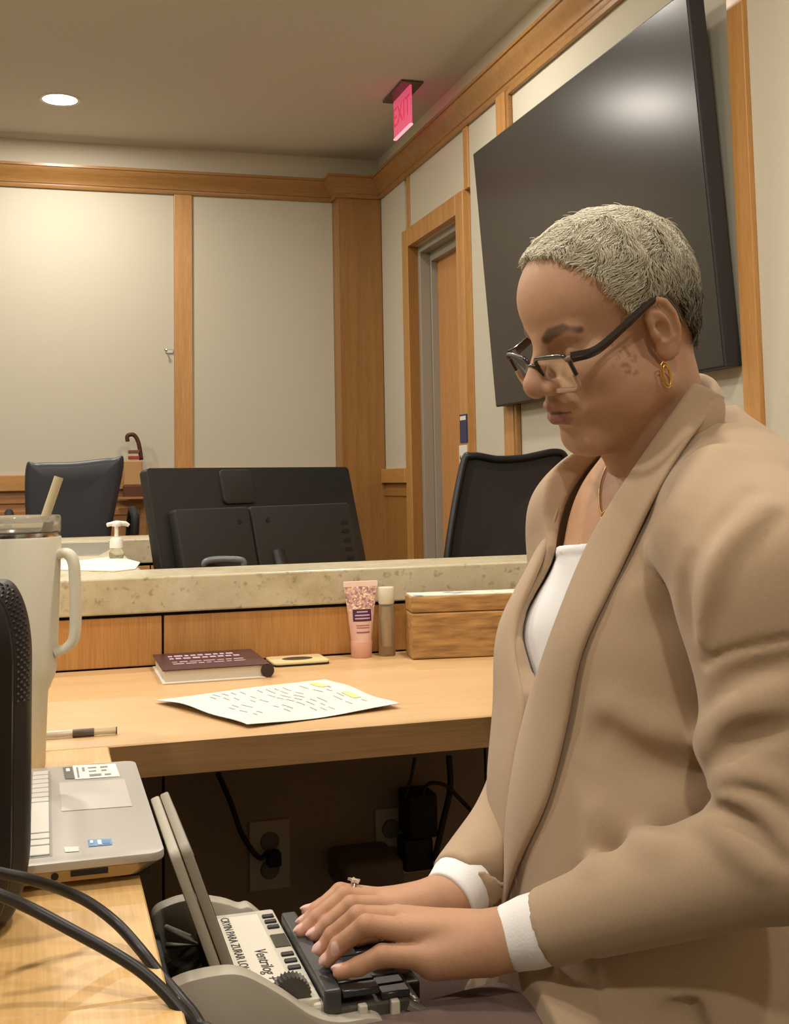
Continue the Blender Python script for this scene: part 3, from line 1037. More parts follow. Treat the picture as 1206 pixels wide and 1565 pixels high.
hb.add(V, F).build('handle', white_pc, tb, smooth=True)
s0 = onY(66, 800, cy - .008)
s1 = onY(90, 729, cy - .008)
MB().tube([s0 - (s1 - s0) * .6, s1], .0052, 14).build('straw', mat('straw', '#cdbf98', .5), tb, smooth=True, angle=50)

# ------------------------------------------------------------------ black rounded speaker
spk = thing('speaker', 'upright black rounded speaker with a knurled rim at the desk front', 'speaker', (-.15, .95, DZ))
SXC, SZC, SW, SH = -.158, (.7412 + .9855) / 2, .300, .2443


def outline(inset, n=14):
    """rounded rectangle with tall narrow corners"""
    rx, rz = max(.004, .020 - inset * .2), max(.03, .058 - inset * .5)
    w2, h2 = SW / 2 - inset, SH / 2 - inset * .55
    out = []
    for sx, sz, a0 in ((1, 1, 0), (-1, 1, 90), (-1, -1, 180), (1, -1, 270)):
        for k in range(n + 1):
            a = math.radians(a0 + 90 * k / n)
            out.append((sx * (w2 - rx) + rx * math.cos(a), sz * (h2 - rz) + rz * math.sin(a)))
    return out


def loft(layers, name, m, cap0=True, cap1=True, rough=None):
    mb = MB()
    V, F = [], []
    nn = None
    for ins, y in layers:
        ol = outline(ins)
        nn = len(ol)
        V += [(SXC + x, y, SZC + z) for x, z in ol]
    for j in range(len(layers) - 1):
        for k in range(nn):
            F.append((j * nn + k, j * nn + (k + 1) % nn, (j + 1) * nn + (k + 1) % nn, (j + 1) * nn + k))
    if cap0:
        F.append(tuple(range(nn))[::-1])
    if cap1:
        F.append(tuple((len(layers) - 1) * nn + k for k in range(nn)))
    return mb.add(V, F).build(name, m, spk, smooth=True, angle=40)


gl = mat('speaker_gloss', '#1d1c1d', .28)
loft([(.030, .8805), (.0265, .8785), (.0255, .881), (.0255, .890)], 'front_plate', gl)
loft([(.0242, .890), (.0235, .882), (.019, .8835), (.013, .888), (.012, .894), (.012, .900)], 'bezel', gl, cap0=True)
loft([(.0115, .900), (.0105, .902), (.004, .910), (.001, .920), (0, .935), (.001, .955), (.010, .968), (.02, .972)], 'body', mat('speaker_body', '#171516', .5), )
# knurled diamonds along the rim
kn = MB()
ring = []
for ins, y in ((.0092, .9035), (.0070, .9062), (.0050, .9088), (.0034, .9120), (.0022, .9155)):
    ol = np.array(outline(ins, 14))
    seglen = np.r_[0, np.cumsum(np.linalg.norm(np.roll(ol, -1, 0) - ol, axis=1))]
    ring.append((ol, seglen, y))
for j, (ol, sl, y) in enumerate(ring):
    tot = sl[-1]
    cnt = 190
    olc = np.vstack([ol, ol[:1]])
    for k in range(cnt):
        s_ = (k + .5 * (j % 2)) / cnt * tot
        x = np.interp(s_, sl, olc[:, 0])
        z = np.interp(s_, sl, olc[:, 1])
        if x < SW / 2 - .09 or z < .035:
            continue
        x2 = np.interp(min(s_ + .001, tot), sl, olc[:, 0])
        z2 = np.interp(min(s_ + .001, tot), sl, olc[:, 1])
        tg = unit([x2 - x + 1e-9, 0, z2 - z])
        nm = np.array([tg[2], 0, -tg[0]])
        yv = np.array([0, 1, 0])
        c = np.array([SXC + x, y, SZC + z])
        r = .0017
        kn.add([c + tg * r, c + yv * .0017 - nm * -.0012, c - tg * r, c - yv * .0017 + nm * -.0012, c + nm * .0012 - yv * .0010], [(0, 1, 4), (1, 2, 4), (2, 3, 4), (3, 0, 4)])
kn.build('knurled_rim', mat('speaker_knurl', '#191818', .4), spk, kind='stuff')
# ------------------------------------------------------------------ two black cables across the desk
for k, (pp, lb) in enumerate((([(-60, 1322, .835), (0, 1334, .84), (50, 1345, .845), (100, 1362, .86), (140, 1382, .86), (180, 1413, .85), (215, 1452, .825), (245, 1490, .81), (275, 1525, .79), (305, 1565, .775), (330, 1640, .75)],
                               'black cable curving over the desk edge, the upper of the two'),
                              ([(-60, 1348, .80), (0, 1368, .80), (50, 1390, .80), (110, 1422, .79), (170, 1455, .775), (215, 1484, .765), (250, 1515, .755), (280, 1550, .745), (300, 1580, .74), (325, 1650, .72)],
                               'black cable curving over the desk edge, the lower of the two'))):
    P = [onY(x, y, Y) for x, y, Y in pp]
    P = [np.array([p[0], p[1], max(p[2], DZ + .0065) if i < len(P) - 4 else p[2]]) for i, p in enumerate(P)]
    e_ = P[-1]
    P += [np.array([e_[0] + .010 + .03 * k, e_[1], .50]), np.array([e_[0] + .012 + .04 * k, e_[1] - .01, .25]), np.array([e_[0] + .015 + .05 * k, e_[1] - .03, .03]), np.array([e_[0] + .02 + .07 * k, e_[1] - .20, .006])]
    t = MB()
    t.tube(spline(P, 150), .0037, 12)
    tag(t.build('cable', mat('cable_rubber%d' % k, '#1f1c1b', .42), smooth=True), lb, 'cable')

# ------------------------------------------------------------------ monitor seen from behind
my = 2.9
mo = thing('monitor', 'black monitor seen from behind, standing behind the stone cap', 'monitor', (.5, my, .7292))
ALPHA, TILT, hgt = math.radians(33), math.radians(13.5), .335
mx_ = np.array([math.cos(ALPHA), math.sin(ALPHA), 0])
mb_ = np.array([-math.sin(ALPHA), math.cos(ALPHA), 0])       # horizontal, away from the camera
mz_ = unit(np.array([0, 0, 1]) * math.cos(TILT) + mb_ * math.sin(TILT))
mn_ = np.cross(mx_, mz_)
tl = onY(217, 717, 2.74)
_r = ray(527, 704)
_k = np.linalg.solve(np.array([[_r[0], -mx_[0]], [_r[1], -mx_[1]]]), (tl - CAM_POS)[:2])
mw = _k[1]
tc_ = tl + mx_ * mw / 2
mcn = tc_ - mz_ * hgt / 2
Rm = basis(mx_, mz_, mn_)
mplast = mat('monitor_plastic', '#232120', .42)
mplast2 = mat('monitor_rear', '#2b2826', .5, bump=.1, bscale=800)
MB().prism(rrect(mw, hgt, .012), mcn, Rm, .014, bev=.004).build('screen_back', mplast, mo, smooth=True, angle=40)
MB().obox(mcn - mn_ * .0145, Rm, (mw / 2 - .012, hgt / 2 - .012, .0008)).build('display', M['black'], mo)
# raised rear casing in two halves with a seam
cw, ch = mw * .87, hgt * .64
cctr = mcn + mz_ * (-hgt * .13) + mn_ * .026 + mx_ * -.004
MB().prism(rrect(cw * .385, ch, .008), cctr - mx_ * (cw * .305), Rm, .014, bev=.006).build('rear_casing', mplast2, mo, smooth=True, angle=40)
MB().prism(rrect(cw * .60, ch, .008), cctr + mx_ * (cw * .195), Rm, .013, bev=.006).build('rear_casing', mplast2, mo, smooth=True, angle=40)
MB().prism(rrect(.105, .085, .012), mcn + mz_ * (hgt * .5 - .050) - mx_ * .075 + mn_ * .016, Rm, .006, bev=.004).build('top_boss', mplast2, mo, smooth=True, angle=40)
for k in range(6):
    c = cctr + mx_ * (cw * .435) + mz_ * (ch * .5 - .052 - k * .0235) + mn_ * .0135
    vt = MB()
    vt.prism(rrect(.026, .010, .0049), c, Rm, .0012, bev=0)
    vt.build('vent_slot', M['darkgap'], mo)
for dx in (-.105, -.012):
    s = MB()
    s.prism([(.006 * math.cos(a), .006 * math.sin(a)) for a in np.linspace(0, 2 * math.pi, 15)[:-1]], cctr + mx_ * dx + mz_ * (ch * .5 - .036) + mn_ * .0138, Rm, .0012)
    s.build('screw', M['darkgap'], mo)
cl = MB()
P = [onY(x, y, 2.72) for x, y in ((306, 866), (318, 857), (345, 855), (370, 857), (372, 866))]
cl.tube(spline(P, 20), .008, 10)
cl.build('cable_clip', mat('clip_grey', '#6a6c70', .35), mo, smooth=True)
st = MB()
st.tube([mcn + mn_ * .03 - mz_ * .05, mcn + mn_ * .05 - mz_ * .17, (mcn[0] + .02, mcn[1] - .09, .745)], .022, 14)
st.lathe([(.11, 0), (.11, .01), (.03, .016)], (mcn[0] + .02, mcn[1] - .05, .7292), 32)
st.build('stand', mplast, mo, smooth=True, angle=45)
dk2 = thing('desk', 'low dark desk under the monitor behind the near partition', 'desk', (.75, 2.9, 0))
MB().box((.22, 2.56, .69), (1.26, 3.30, .7290), bev=.003).build('worktop', M['wainscot'], dk2)
for x in (.26, 1.21):
    MB().box((x, 2.66, 0), (x + .03, 3.26, .70)).build('side_panel', M['wainscot'], dk2)

# ------------------------------------------------------------------ chairs in the well
def chair_base(t, x, y, zs, ang):
    b = MB()
    for k in range(5):
        a = ang + 2 * math.pi * k / 5
        b.tube([(x, y, .10), (x + .16 * math.cos(a), y + .16 * math.sin(a), .085), (x + .30 * math.cos(a), y + .30 * math.sin(a), .065)], [.03, .022, .016], 8)
    b.build('star_base', M['black'], t, smooth=True, angle=60)
    MB().tube([(x, y, .09), (x, y, zs - .03)], .024, 14).build('gas_lift', M['black'], t, smooth=True, angle=50)
    for k in range(5):
        a = ang + 2 * math.pi * k / 5
        MB().lathe([(.018, -.012), (.028, -.010), (.028, .010), (.018, .012)], (x + .30 * math.cos(a), y + .30 * math.sin(a), .030), 16, R=basis((math.cos(a), math.sin(a), 0), (0, 0, 1), (math.sin(a), -math.cos(a), 0))).build('caster', M['blackm'], t, smooth=True, angle=40)


# mesh chair
cyy = 3.75
O4 = [onY(683, 858, cyy), onY(707, 714, cyy + .06), onY(722, 697, cyy + .06), onY(760, 702, cyy + .06), onY(800, 700, cyy + .06), onY(848, 691, cyy + .06), onY(864, 700, cyy + .06), onY(862, 730, cyy + .05), onY(846, 858, cyy)]
cxm = (O4[0][0] + O4[-1][0]) / 2
mcx = cxm
mc_ = thing('office_chair', 'black mesh back office chair in front of the far door', 'chair', (mcx, cyy + .2, 0))
lowL, lowR = np.array([O4[0][0] - .01, cyy - .01, .56]), np.array([O4[-1][0] + .01, cyy - .01, .56])
loop = spline([lowL] + O4 + [lowR, lowR + (lowL - lowR) * .5 + np.array([0, 0, -.03])], 120, closed=True)
MB().tube(loop, .013, 10, closed=True).build('back_frame', mat('chair_frame', '#1e1d1d', .4), mc_, smooth=True)
cen = loop.mean(0)
inner = cen + (loop - cen) * .80
inner[:, 1] += .004
n = len(loop)
meshm = mat('chair_mesh', '#3a3632', .8, noise=.35, nscale=700, bump=.5, bscale=900)
bandm = mat('chair_mesh_border', '#232222', .7)
V = list(loop) + list(inner)
F = [(i, (i + 1) % n, n + (i + 1) % n, n + i) for i in range(n)]
MB().add(V, F).build('mesh_border', bandm, mc_, smooth=True)
V = list(inner) + [cen + np.array([0, .05, 0])]
F = [(i, (i + 1) % n, n) for i in range(n)]
MB().add(V, F).build('mesh_back', meshm, mc_, smooth=True)
MB().prism(rrect(.46, .44, .08), (mcx, cyy + .25, .50), np.eye(3), .035, bev=.02).build('seat', M['blackm'], mc_, smooth=True, angle=50)
MB().tube([(mcx, cyy - .03, .75), (mcx, cyy - .05, .52), (mcx, cyy + .12, .45)], .02, 10).build('back_support', M['black'], mc_, smooth=True)
chair_base(mc_, mcx, cyy + .22, .50, .4)

# leather chair at the far desk
yl = 5.25
a0, a1, a2, a3 = onY(35, 710, yl), onY(189, 704, yl), onY(40, 800, yl), onY(170, 810, yl)
lc = thing('office_chair', 'black leather office chair behind the far desk by the back wall', 'chair', ((a0[0] + a1[0]) / 2, yl + .2, 0))
bkp = [a0 + [.012, 0, -.012], a0 + [.06, 0, .006], (a0 + a1) / 2 + [0, 0, .003], a1 + [-.05, 0, .012], a1 + [0, 0, -.008], a3, a3 + [-.02, 0, -.22], a2 + [.03, 0, -.22], a2]
P = spline(bkp, 90, closed=True)
lea = mat('black_leather', '#33343a', .42, bump=.15, bscale=160)
cen = P.mean(0)
mb = MB()
V, F = [], []
lays = [(.90, .045), (.975, .038), (1.0, .015), (1.0, -.02), (.97, -.045), (.85, -.055), (.5, -.050)]
for s_, d in lays:
    V += [cen + (p - cen) * s_ + np.array([0, d, 0]) for p in P]
n = len(P)
for j in range(len(lays) - 1):
    for k in range(n):
        F.append((j * n + k, j * n + (k + 1) % n, (j + 1) * n + (k + 1) % n, (j + 1) * n + k))
F.append(tuple(range(n))[::-1])
V.append(cen + np.array([0, -.047, 0]))
F += [((len(lays) - 1) * n + k, (len(lays) - 1) * n + (k + 1) % n, len(V) - 1) for k in range(n)]
mb.add(V, F).build('backrest', lea, lc, smooth=True)
MB().prism(rrect(.48, .46, .08), (cen[0], yl + .20, .50), np.eye(3), .045, bev=.02).build('seat', lea, lc, smooth=True, angle=50)
for s_ in (-1, 1):
    ar = MB()
    ar.tube(spline([(cen[0] + s_ * .25, yl + .02, .60), (cen[0] + s_ * .26, yl - .02, .86), (cen[0] + s_ * .262, yl + .04, .925), (cen[0] + s_ * .26, yl + .25, .90), (cen[0] + s_ * .24, yl + .30, .50)], 40), .018, 10)
    ar.build('armrest', M['blackm'], lc, smooth=True)
MB().tube([(cen[0], yl + .05, .70), (cen[0], yl + .04, .52), (cen[0], yl + .18, .45)], .022, 10).build('back_support', M['black'], lc, smooth=True)
chair_base(lc, cen[0], yl + .2, .49, .1)

# ------------------------------------------------------------------ pump bottle and papers on the partition arm
pb_ = onZ(178, 853, LZ + .003)
pbx, pby = pb_[0], pb_[1]
pu = thing('pump_bottle', 'small clear pump bottle with white pump on the stone ledge', 'bottle', (pbx, pby, LZ + .003))
o_ = np.array([pbx, pby, LZ + .003])
MB().lathe([(.014, 0), (.0155, .002), (.0155, .014), (.010, .020), (.010, .022)], o_, 24).build('bottle', mat('pump_clear', '#e4e0d0', .1, trans=.8, ior=1.3), pu, smooth=True, angle=45)
MB().lathe([(.0145, .022), (.0145, .026), (.0135, .040), (.010, .044), (.0045, .045), (.0042, .070)], o_, 24).build('collar', M['white'], pu, smooth=True, angle=40)
ph = MB()
ph.lathe([(.009, .068), (.011, .070), (.011, .076), (.008, .079)], o_, 20)
ph.tube([o_ + [-.020, -.008, .072], o_ + [0, 0, .0755], o_ + [.020, .006, .073], o_ + [.026, .008, .069]], [.0042, .005, .005, .004], 10)
ph.build('pump_head', M['white'], pu, smooth=True, angle=45)


def flat_sheet(px, z, m, name, lb, cat='paper'):
    P = [onZ(x, y, z) for x, y in px]
    n = len(P)
    V = [(p[0], p[1], z + .0035 * (0.5 + .5 * math.sin(3 * i))) for i, p in enumerate(P)] + [(p[0], p[1], z) for p in P]
    F = [tuple(range(n)), tuple(range(n, 2 * n))[::-1]] + [(i, n + i, n + (i + 1) % n, (i + 1) % n) for i in range(n)]
    return tag(MB().add(V, F).build(name, m), lb, cat)


flat_sheet([(70, 871), (175, 874), (207, 870), (214, 861), (188, 853), (165, 853), (120, 857), (75, 858)], LZ + .0004, mat('paper_white', '#ece6d6', .5), 'paper_sheet', 'white curled paper lying around the foot of the pump bottle')
flat_sheet([(60, 851), (150, 849), (170, 838), (166, 830), (60, 832)], LZ + .0004, mat('plastic_sleeve', '#c9c4b2', .12), 'plastic_sleeve', 'pale glossy plastic sleeve on the stone ledge behind the tumbler', 'sleeve')

# small carton with a dark strap on the back wall rail
pk = thing('carton', 'small tan carton with dark brown handle on the far wall rail', 'box', (.33, 6.3, 1.03))
qa, qb = onY(189, 742, 6.30), onY(217, 704, 6.30)
MB().box((qa[0], 6.26, qa[2]), (qb[0], 6.34, qb[2]), bev=.006).build('carton_body', mat('carton_tan', '#b98f60', .6, noise=.12, nscale=18), pk)
MB().box((qa[0] - .002, 6.255, qa[2] - .07), (qb[0] + .002, 6.345, qa[2]), bev=.006).build('carton_base', mat('carton_brown', '#5d3320', .6), pk)
hs = MB()
hp = [onY(x, y, 6.30) for x, y in ((195, 675), (195, 666), (205, 665), (212, 678), (216, 703))]
hs.tube(spline(hp, 24), .011, 8)
hs.build('handle', mat('carton_strap', '#4e2818', .6), pk, smooth=True)
for y0_, cl_ in ((688, '#7a4a30'), (697, '#a03c24')):
    u0, u1 = onY(196, y0_, 6.30), onY(213, y0_ + 5, 6.30)
    MB().box((u0[0], 6.28, u1[2]), (u1[0], 6.32, u0[2]), bev=.003).build('strap', mat('strap_' + cl_[1:], cl_, .6), pk)
s_ = MB().box((qa[0] - .03, 6.25, .99), (qb[0] + .03, 6.37, qa[2] - .07)).build('ledge_block', M['wainscot'], pk)

# ------------------------------------------------------------------ stenotype machine
sn = thing('stenotype', 'grey stenotype machine with tilted screen and black keys under the hands', 'stenotype', (.2, 1.07, 0))
sg = mat('steno_grey', '#bfb9aa', .45)
wing_m = mat('steno_wing', '#aaa494', .45)
sgd = mat('steno_grey_dark', '#8d8676', .5)
sdk = mat('steno_dark', '#2c2824', .5)
# near and far side wings: side outline in the x-z plane
YN, YF = .945, 1.195
near_px = [(240, 1600), (262, 1520), (272, 1507), (304, 1496), (346, 1489), (372, 1491), (398, 1502), (437, 1525), (478, 1552), (520, 1562), (575, 1556), (590, 1575), (560, 1620), (300, 1660)]
near_px = [tuple(q) for q in spline(near_px[:1] * 1 + near_px[1:], 60, closed=True)]
P = [onY(x, y, YN) for x, y in near_px]
poly = [(p[0], p[2]) for p in P]
Rw = basis((1, 0, 0), (0, 0, 1), (0, -1, 0))
MB().prism(poly, (0, YN + .010, 0), Rw, .010, bev=.003).build('side_wing', wing_m, sn, smooth=True, angle=40)
far_px = [(236, 1440), (234, 1398), (258, 1381), (292, 1373), (340, 1378), (366, 1386), (380, 1384), (398, 1397), (420, 1420), (430, 1460), (300, 1480)]
far_px = [tuple(q) for q in spline(far_px, 50, closed=True)]
P = [onY(x, y, YF) for x, y in far_px]
MB().prism([(p[0], p[2]) for p in P], (0, YF + .006, 0), Rw, .010, bev=.003).build('side_wing', wing_m, sn, smooth=True, angle=40)
# tray between the wings
tr = MB()
tr.box((.104, YN + .021, .560), (.150, YF - .005, .590))
tr.box((.100, YN + .021, .560), (.108, YF - .005, .628), bev=.002)
tr.build('paper_tray', sdk, sn)
cv = MB()
cv.add([(.112, YN + .03, .600), (.148, YN + .03, .625), (.148, YF - .02, .625), (.112, YF - .02, .600)], [(0, 1, 2, 3)])
cv.build('tray_cover', mat('smoked_cover', '#3a3530', .15, coat=.5), sn)
gb = MB()
gb.tube([(.113, YF - .03, .622), (.150, YF - .06, .628), (.114, YF - .012, .632)], .003, 8)
gb.build('tray_arm', sg, sn, smooth=True)
# deck carrying the label and buttons
DKZ = .640
deckP = [onZ(x, y, DKZ) for x, y in ((345, 1397), (413, 1393), (484, 1520), (362, 1498))]
x0_, x1_ = .150, .2165
y0_, y1_ = YN + .021, YF - .018
MB().box((x0_, y0_, .560), (x1_, y1_, DKZ), bev=.003).build('control_deck', sg, sn, smooth=True, angle=40)
lbl = MB().box((.1585, 1.000, DKZ), (.1985, 1.165, DKZ + .0005)).build('name_label', mat('label_white', '#cfc9ba', .6), sn, label='white label with black lettering')
ink = mat('label_ink', '#2c2a28', .6)
Rt = basis((0, -1, 0), (1, 0, 0), (0, 0, 1))        # text runs towards the near side
Rt = basis(unit((.0, -1, 0)), unit((1, 0, 0)), (0, 0, 1))
text_mesh('CRYIN PARA ZURAR LOUOR', .0112, (.1665, 1.092, DKZ + .0008), Rt, ink, 'lettering', sn, .0001)
text_mesh('Ventrilog +', .0150, (.1855, 1.045, DKZ + .0008), Rt, ink, 'lettering', sn, .0001, shear=.2)
for y in (1.155, 1.141, 1.127, 1.060, 1.045, 1.030):
    MB().box((.2020, y - .0035, DKZ - .001), (.2130, y + .0035, DKZ + .002), bev=.001).build('button', M['black'], sn)
MB().box((.2005, 1.078, DKZ - .001), (.2145, 1.108, DKZ + .0012), bev=.0008).build('lcd', mat('steno_lcd', '#4c4a42', .2), sn)
# toothed wheel near the front edge
wh = MB()
wc = onY(445, 1522, .972)
nt_ = 30
outl = []
for k in range(nt_ * 2):
    a = math.pi * k / nt_
    r = .0165 if k % 2 else .0145
    outl.append((r * math.cos(a), r * math.sin(a)))
wh.prism(outl, (wc[0], .975, wc[2]), Rw, .006)
wh.build('thumb_wheel', mat('wheel_grey', '#4a4640', .4), sn)
MB().box((.209, y0_ - .004, .595), (.2185, y0_ + .012, .637), bev=.003).build('front_lip', sg, sn)
# keys
MB().box((.2175, .958, .628), (.2315, 1.140, .6480), bev=.002).build('key_bar', mat('key_bar', '#3a3a3a', .4), sn)
blk = mat('steno_key', '#2b2a2b', .3)
ky0, pitch = .961, .0176
for r_, (xa, xb, z) in enumerate(((.2330, .2640, .6445), (.2655, .2900, .6385))):
    for k in range(10):
        MB().box((xa, ky0 + k * pitch, z - .006), (xb, ky0 + k * pitch + pitch - .0028, z), bev=.0010, seg=1).build('key', blk, sn, smooth=True, angle=40)
MB().box((.2200, .960, .606), (.2900, 1.138, .6325), bev=.002).build('key_bed', mat('key_bed', '#4a463f', .5), sn)
MB().box((.2450, .9535, .604), (.2520, .9605, .634), bev=.001).build('bracket', sg, sn)
br_ = MB()
br_.box((.2720, .9535, .600), (.2790, .9605, .634), bev=.001)
br_.box((.2440, .9535, .597), (.2790, .9605, .604), bev=.001)
br_.build('bracket', sg, sn)
sil = mat('steno_silver', '#9a958a', .3, .6)
lv = MB()
lv.box((.2930, .965, .590), (.3000, 1.03, .628), bev=.002)
lv.tube([(.286, .958, .628), (.298, .957, .622), (.304, .957, .600)], .005, 8)
lv.tube([(.283, .957, .600), (.300, .957, .590)], .006, 8)
lv.build('side_lever', sil, sn, smooth=True, angle=45)
for k in range(4):
    MB().box((.296, 1.035 + k * .019, .622), (.318, 1.051 + k * .019, .628), bev=.0015).build('vowel_key', blk, sn)
MB().box((.285, 1.03, .592), (.320, 1.115, .615), bev=.002).build('vowel_bed', mat('vowel_bed', '#3a352f', .5), sn)
# screen
sbm, stp = np.array([.1500, 0, .636]), np.array([.1075, 0, .757])
sup = unit(stp - sbm)
snr = np.array([sup[2], 0, -sup[0]])
sc2 = (sbm + stp) / 2 + np.array([0, (1.003 + 1.186) / 2, 0])
Rq = basis((0, 1, 0), sup, snr)
hs_ = np.linalg.norm(stp - sbm) / 2
MB().prism(rrect(.183, 2 * hs_, .008), sc2 + snr * .0046, Rq, .0043, bev=.0018).build('screen_front', sgd, sn, smooth=True, angle=40)
MB().prism(rrect(.183, 2 * hs_, .008), sc2 - snr * .0048, Rq, .0045, bev=.0022).build('screen_back', mat('steno_mid', '#a49d8d', .5), sn, smooth=True, angle=40)
MB().obox(sc2 + snr * .0092, Rq, (.078, hs_ - .014, .0004)).build('display', mat('steno_display', '#3b4450', .15), sn)
MB().box((.140, 1.03, .615), (.158, 1.16, .640), bev=.003).build('screen_hinge', sdk, sn)
MB().box((.108, YN + .021, .545), (.30, YF - .005, .585), bev=.006).build('chassis', sgd, sn)
# tripod that carries it
tp = MB()
tp.tube([(.20, 1.08, .56), (.20, 1.08, .22)], .014, 12)
tp.build('tripod_column', M['black'], sn, smooth=True, angle=50)
for k in range(3):
    a = math.pi + 2 * math.pi * k / 3
    MB().tube([(.20, 1.08, .30), (.20 + .17 * math.cos(a), 1.08 + .17 * math.sin(a), .009)], .008, 8).build('tripod_leg', M['black'], sn, smooth=True, angle=50)

# ================================================================== signed-distance modelling helpers
def smin(a, b, k):
    h = np.clip(.5 + .5 * (b - a) / k, 0, 1)
    return b * (1 - h) + a * h - k * h * (1 - h)


def smax(a, b, k):
    return -smin(-a, -b, k)


def s_sph(P, c, r):
    return np.linalg.norm(P - np.array(c, float), axis=1) - r


def s_ell(P, c, r, R=None):
    Q = P - np.array(c, float)
    if R is not None:
        Q = Q @ np.array(R)
    r = np.array(r, float)
    k0 = np.linalg.norm(Q / r, axis=1)
    k1 = np.linalg.norm(Q / (r * r), axis=1)
    return k0 * (k0 - 1) / np.maximum(k1, 1e-9)


def s_cone(P, a, b, ra, rb):
    a = np.array(a, float)
    ab = np.array(b, float) - a
    t = np.clip(((P - a) @ ab) / (ab @ ab), 0, 1)
    return np.linalg.norm(P - a - t[:, None] * ab, axis=1) - (ra + (rb - ra) * t)


def s_chain(P, pts, rs, k=0.0):
    d = None
    rs = np.full(len(pts), rs) if np.isscalar(rs) else rs
    for i in range(len(pts) - 1):
        e = s_cone(P, pts[i], pts[i + 1], rs[i], rs[i + 1])
        d = e if d is None else (smin(d, e, k) if k > 0 else np.minimum(d, e))
    return d


def s_poly2(Q, poly):
    """signed distance to a 2-D polygon"""
    V = np.array(poly, float)
    n = len(V)
    d = np.full(len(Q), 1e9)
    ins = np.zeros(len(Q), bool)
    for i in range(n):
        a, b = V[i], V[(i + 1) % n]
        e = b - a
        w_ = Q - a
        t = np.clip((w_ @ e) / (e @ e), 0, 1)
        d = np.minimum(d, np.linalg.norm(w_ - t[:, None] * e, axis=1))
        c = ((a[1] <= Q[:, 1]) & (b[1] > Q[:, 1])) | ((b[1] <= Q[:, 1]) & (a[1] > Q[:, 1]))
        with np.errstate(divide='ignore', invalid='ignore'):
            xi = a[0] + (Q[:, 1] - a[1]) / (b[1] - a[1] + 1e-12) * e[0]
        ins ^= c & (Q[:, 0] < xi)
    return np.where(ins, -d, d)


def surface(fn, lo, hi, h, slack=1.5, block=8):
    """naive surface nets on a sparse grid; returns verts, quads"""
    lo = np.array(lo, float)
    nb = np.ceil((np.array(hi, float) - lo) / (h * block)).astype(int)
    N = nb * block
    D = np.empty(tuple(N), np.float32)
    bi = np.stack(np.meshgrid(*[np.arange(k) for k in nb], indexing='ij'), -1).reshape(-1, 3)
    ctr = lo + (bi * block + (block - 1) / 2) * h
    dc = fn(ctr)
    near = np.abs(dc) < h * block * .87 * slack
    D8 = D.reshape(nb[0], block, nb[1], block, nb[2], block)
    far = np.where(dc > 0, 1.0, -1.0).reshape(tuple(nb)).astype(np.float32)
    D8[:] = far[:, None, :, None, :, None]
    off = np.stack(np.meshgrid(*[np.arange(block)] * 3, indexing='ij'), -1).reshape(-1, 3)
    idx = np.nonzero(near)[0]
    for s in range(0, len(idx), 400):
        ii = idx[s:s + 400]
        G = (bi[ii][:, None, :] * block + off[None]).reshape(-1, 3)
        d = fn(lo + G * h)
        D[G[:, 0], G[:, 1], G[:, 2]] = d
    S = D < 0
    a = [slice(0, -1), slice(1, None)]
    cs = [(i, j, k) for i in (0, 1) for j in (0, 1) for k in (0, 1)]
    cnt = sum(S[a[i], a[j], a[k]].astype(np.int8) for i, j, k in cs)
    cell = (cnt > 0) & (cnt < 8)
    ci = np.argwhere(cell)
    vid = np.full(cell.shape, -1, np.int64)
    vid[cell] = np.arange(len(ci))
    acc = np.zeros((len(ci), 3))
    num = np.zeros(len(ci))
    cd_ = {c: D[ci[:, 0] + c[0], ci[:, 1] + c[1], ci[:, 2] + c[2]].astype(float) for c in cs}
    for c in cs:
        for ax in range(3):
            if c[ax] == 0:
                e = list(c)
                e[ax] = 1
                e = tuple(e)
                d0, d1 = cd_[c], cd_[e]
                m = (d0 < 0) != (d1 < 0)
                t = np.where(m, d0 / np.where(m, d0 - d1, 1), 0)
                p = np.tile(np.array(c, float), (len(ci), 1))
                p[:, ax] = t
                acc[m] += p[m]
                num[m] += 1
    V = lo + (ci + acc / num[:, None]) * h
    F = []
    for ax in range(3):
        u, v = (ax + 1) % 3, (ax + 2) % 3
        sl0 = [slice(None)] * 3
        sl1 = [slice(None)] * 3
        sl0[ax] = slice(0, -1)
        sl1[ax] = slice(1, None)
        d0, d1 = S[tuple(sl0)], S[tuple(sl1)]
        E = np.argwhere(d0 != d1)
        E = E[(E[:, u] > 0) & (E[:, v] > 0) & (E[:, u] < N[u] - 1) & (E[:, v] < N[v] - 1)]
        q = []
        for du, dv in ((-1, -1), (0, -1), (0, 0), (-1, 0)):
            c = E.copy()
            c[:, u] += du
            c[:, v] += dv
            q.append(vid[c[:, 0], c[:, 1], c[:, 2]])
        q = np.stack(q, 1)
        fl = ~d0[E[:, 0], E[:, 1], E[:, 2]]
        q[fl] = q[fl][:, ::-1]
        F.append(q)
    F = np.vstack(F)
    F = F[(F >= 0).all(1)]
    return V, F


def relax(V, F, n=1, lam=.5):
    """a little Laplacian smoothing"""
    for _ in range(n):
        A = np.zeros_like(V)
        c = np.zeros(len(V))
        for i in range(4):
            j = F[:, (i + 1) % 4]
            np.add.at(A, F[:, i], V[j])
            np.add.at(c, F[:, i], 1)
            np.add.at(A, j, V[F[:, i]])
            np.add.at(c, j, 1)
        V = V * (1 - lam) + lam * A / c[:, None]
    return V


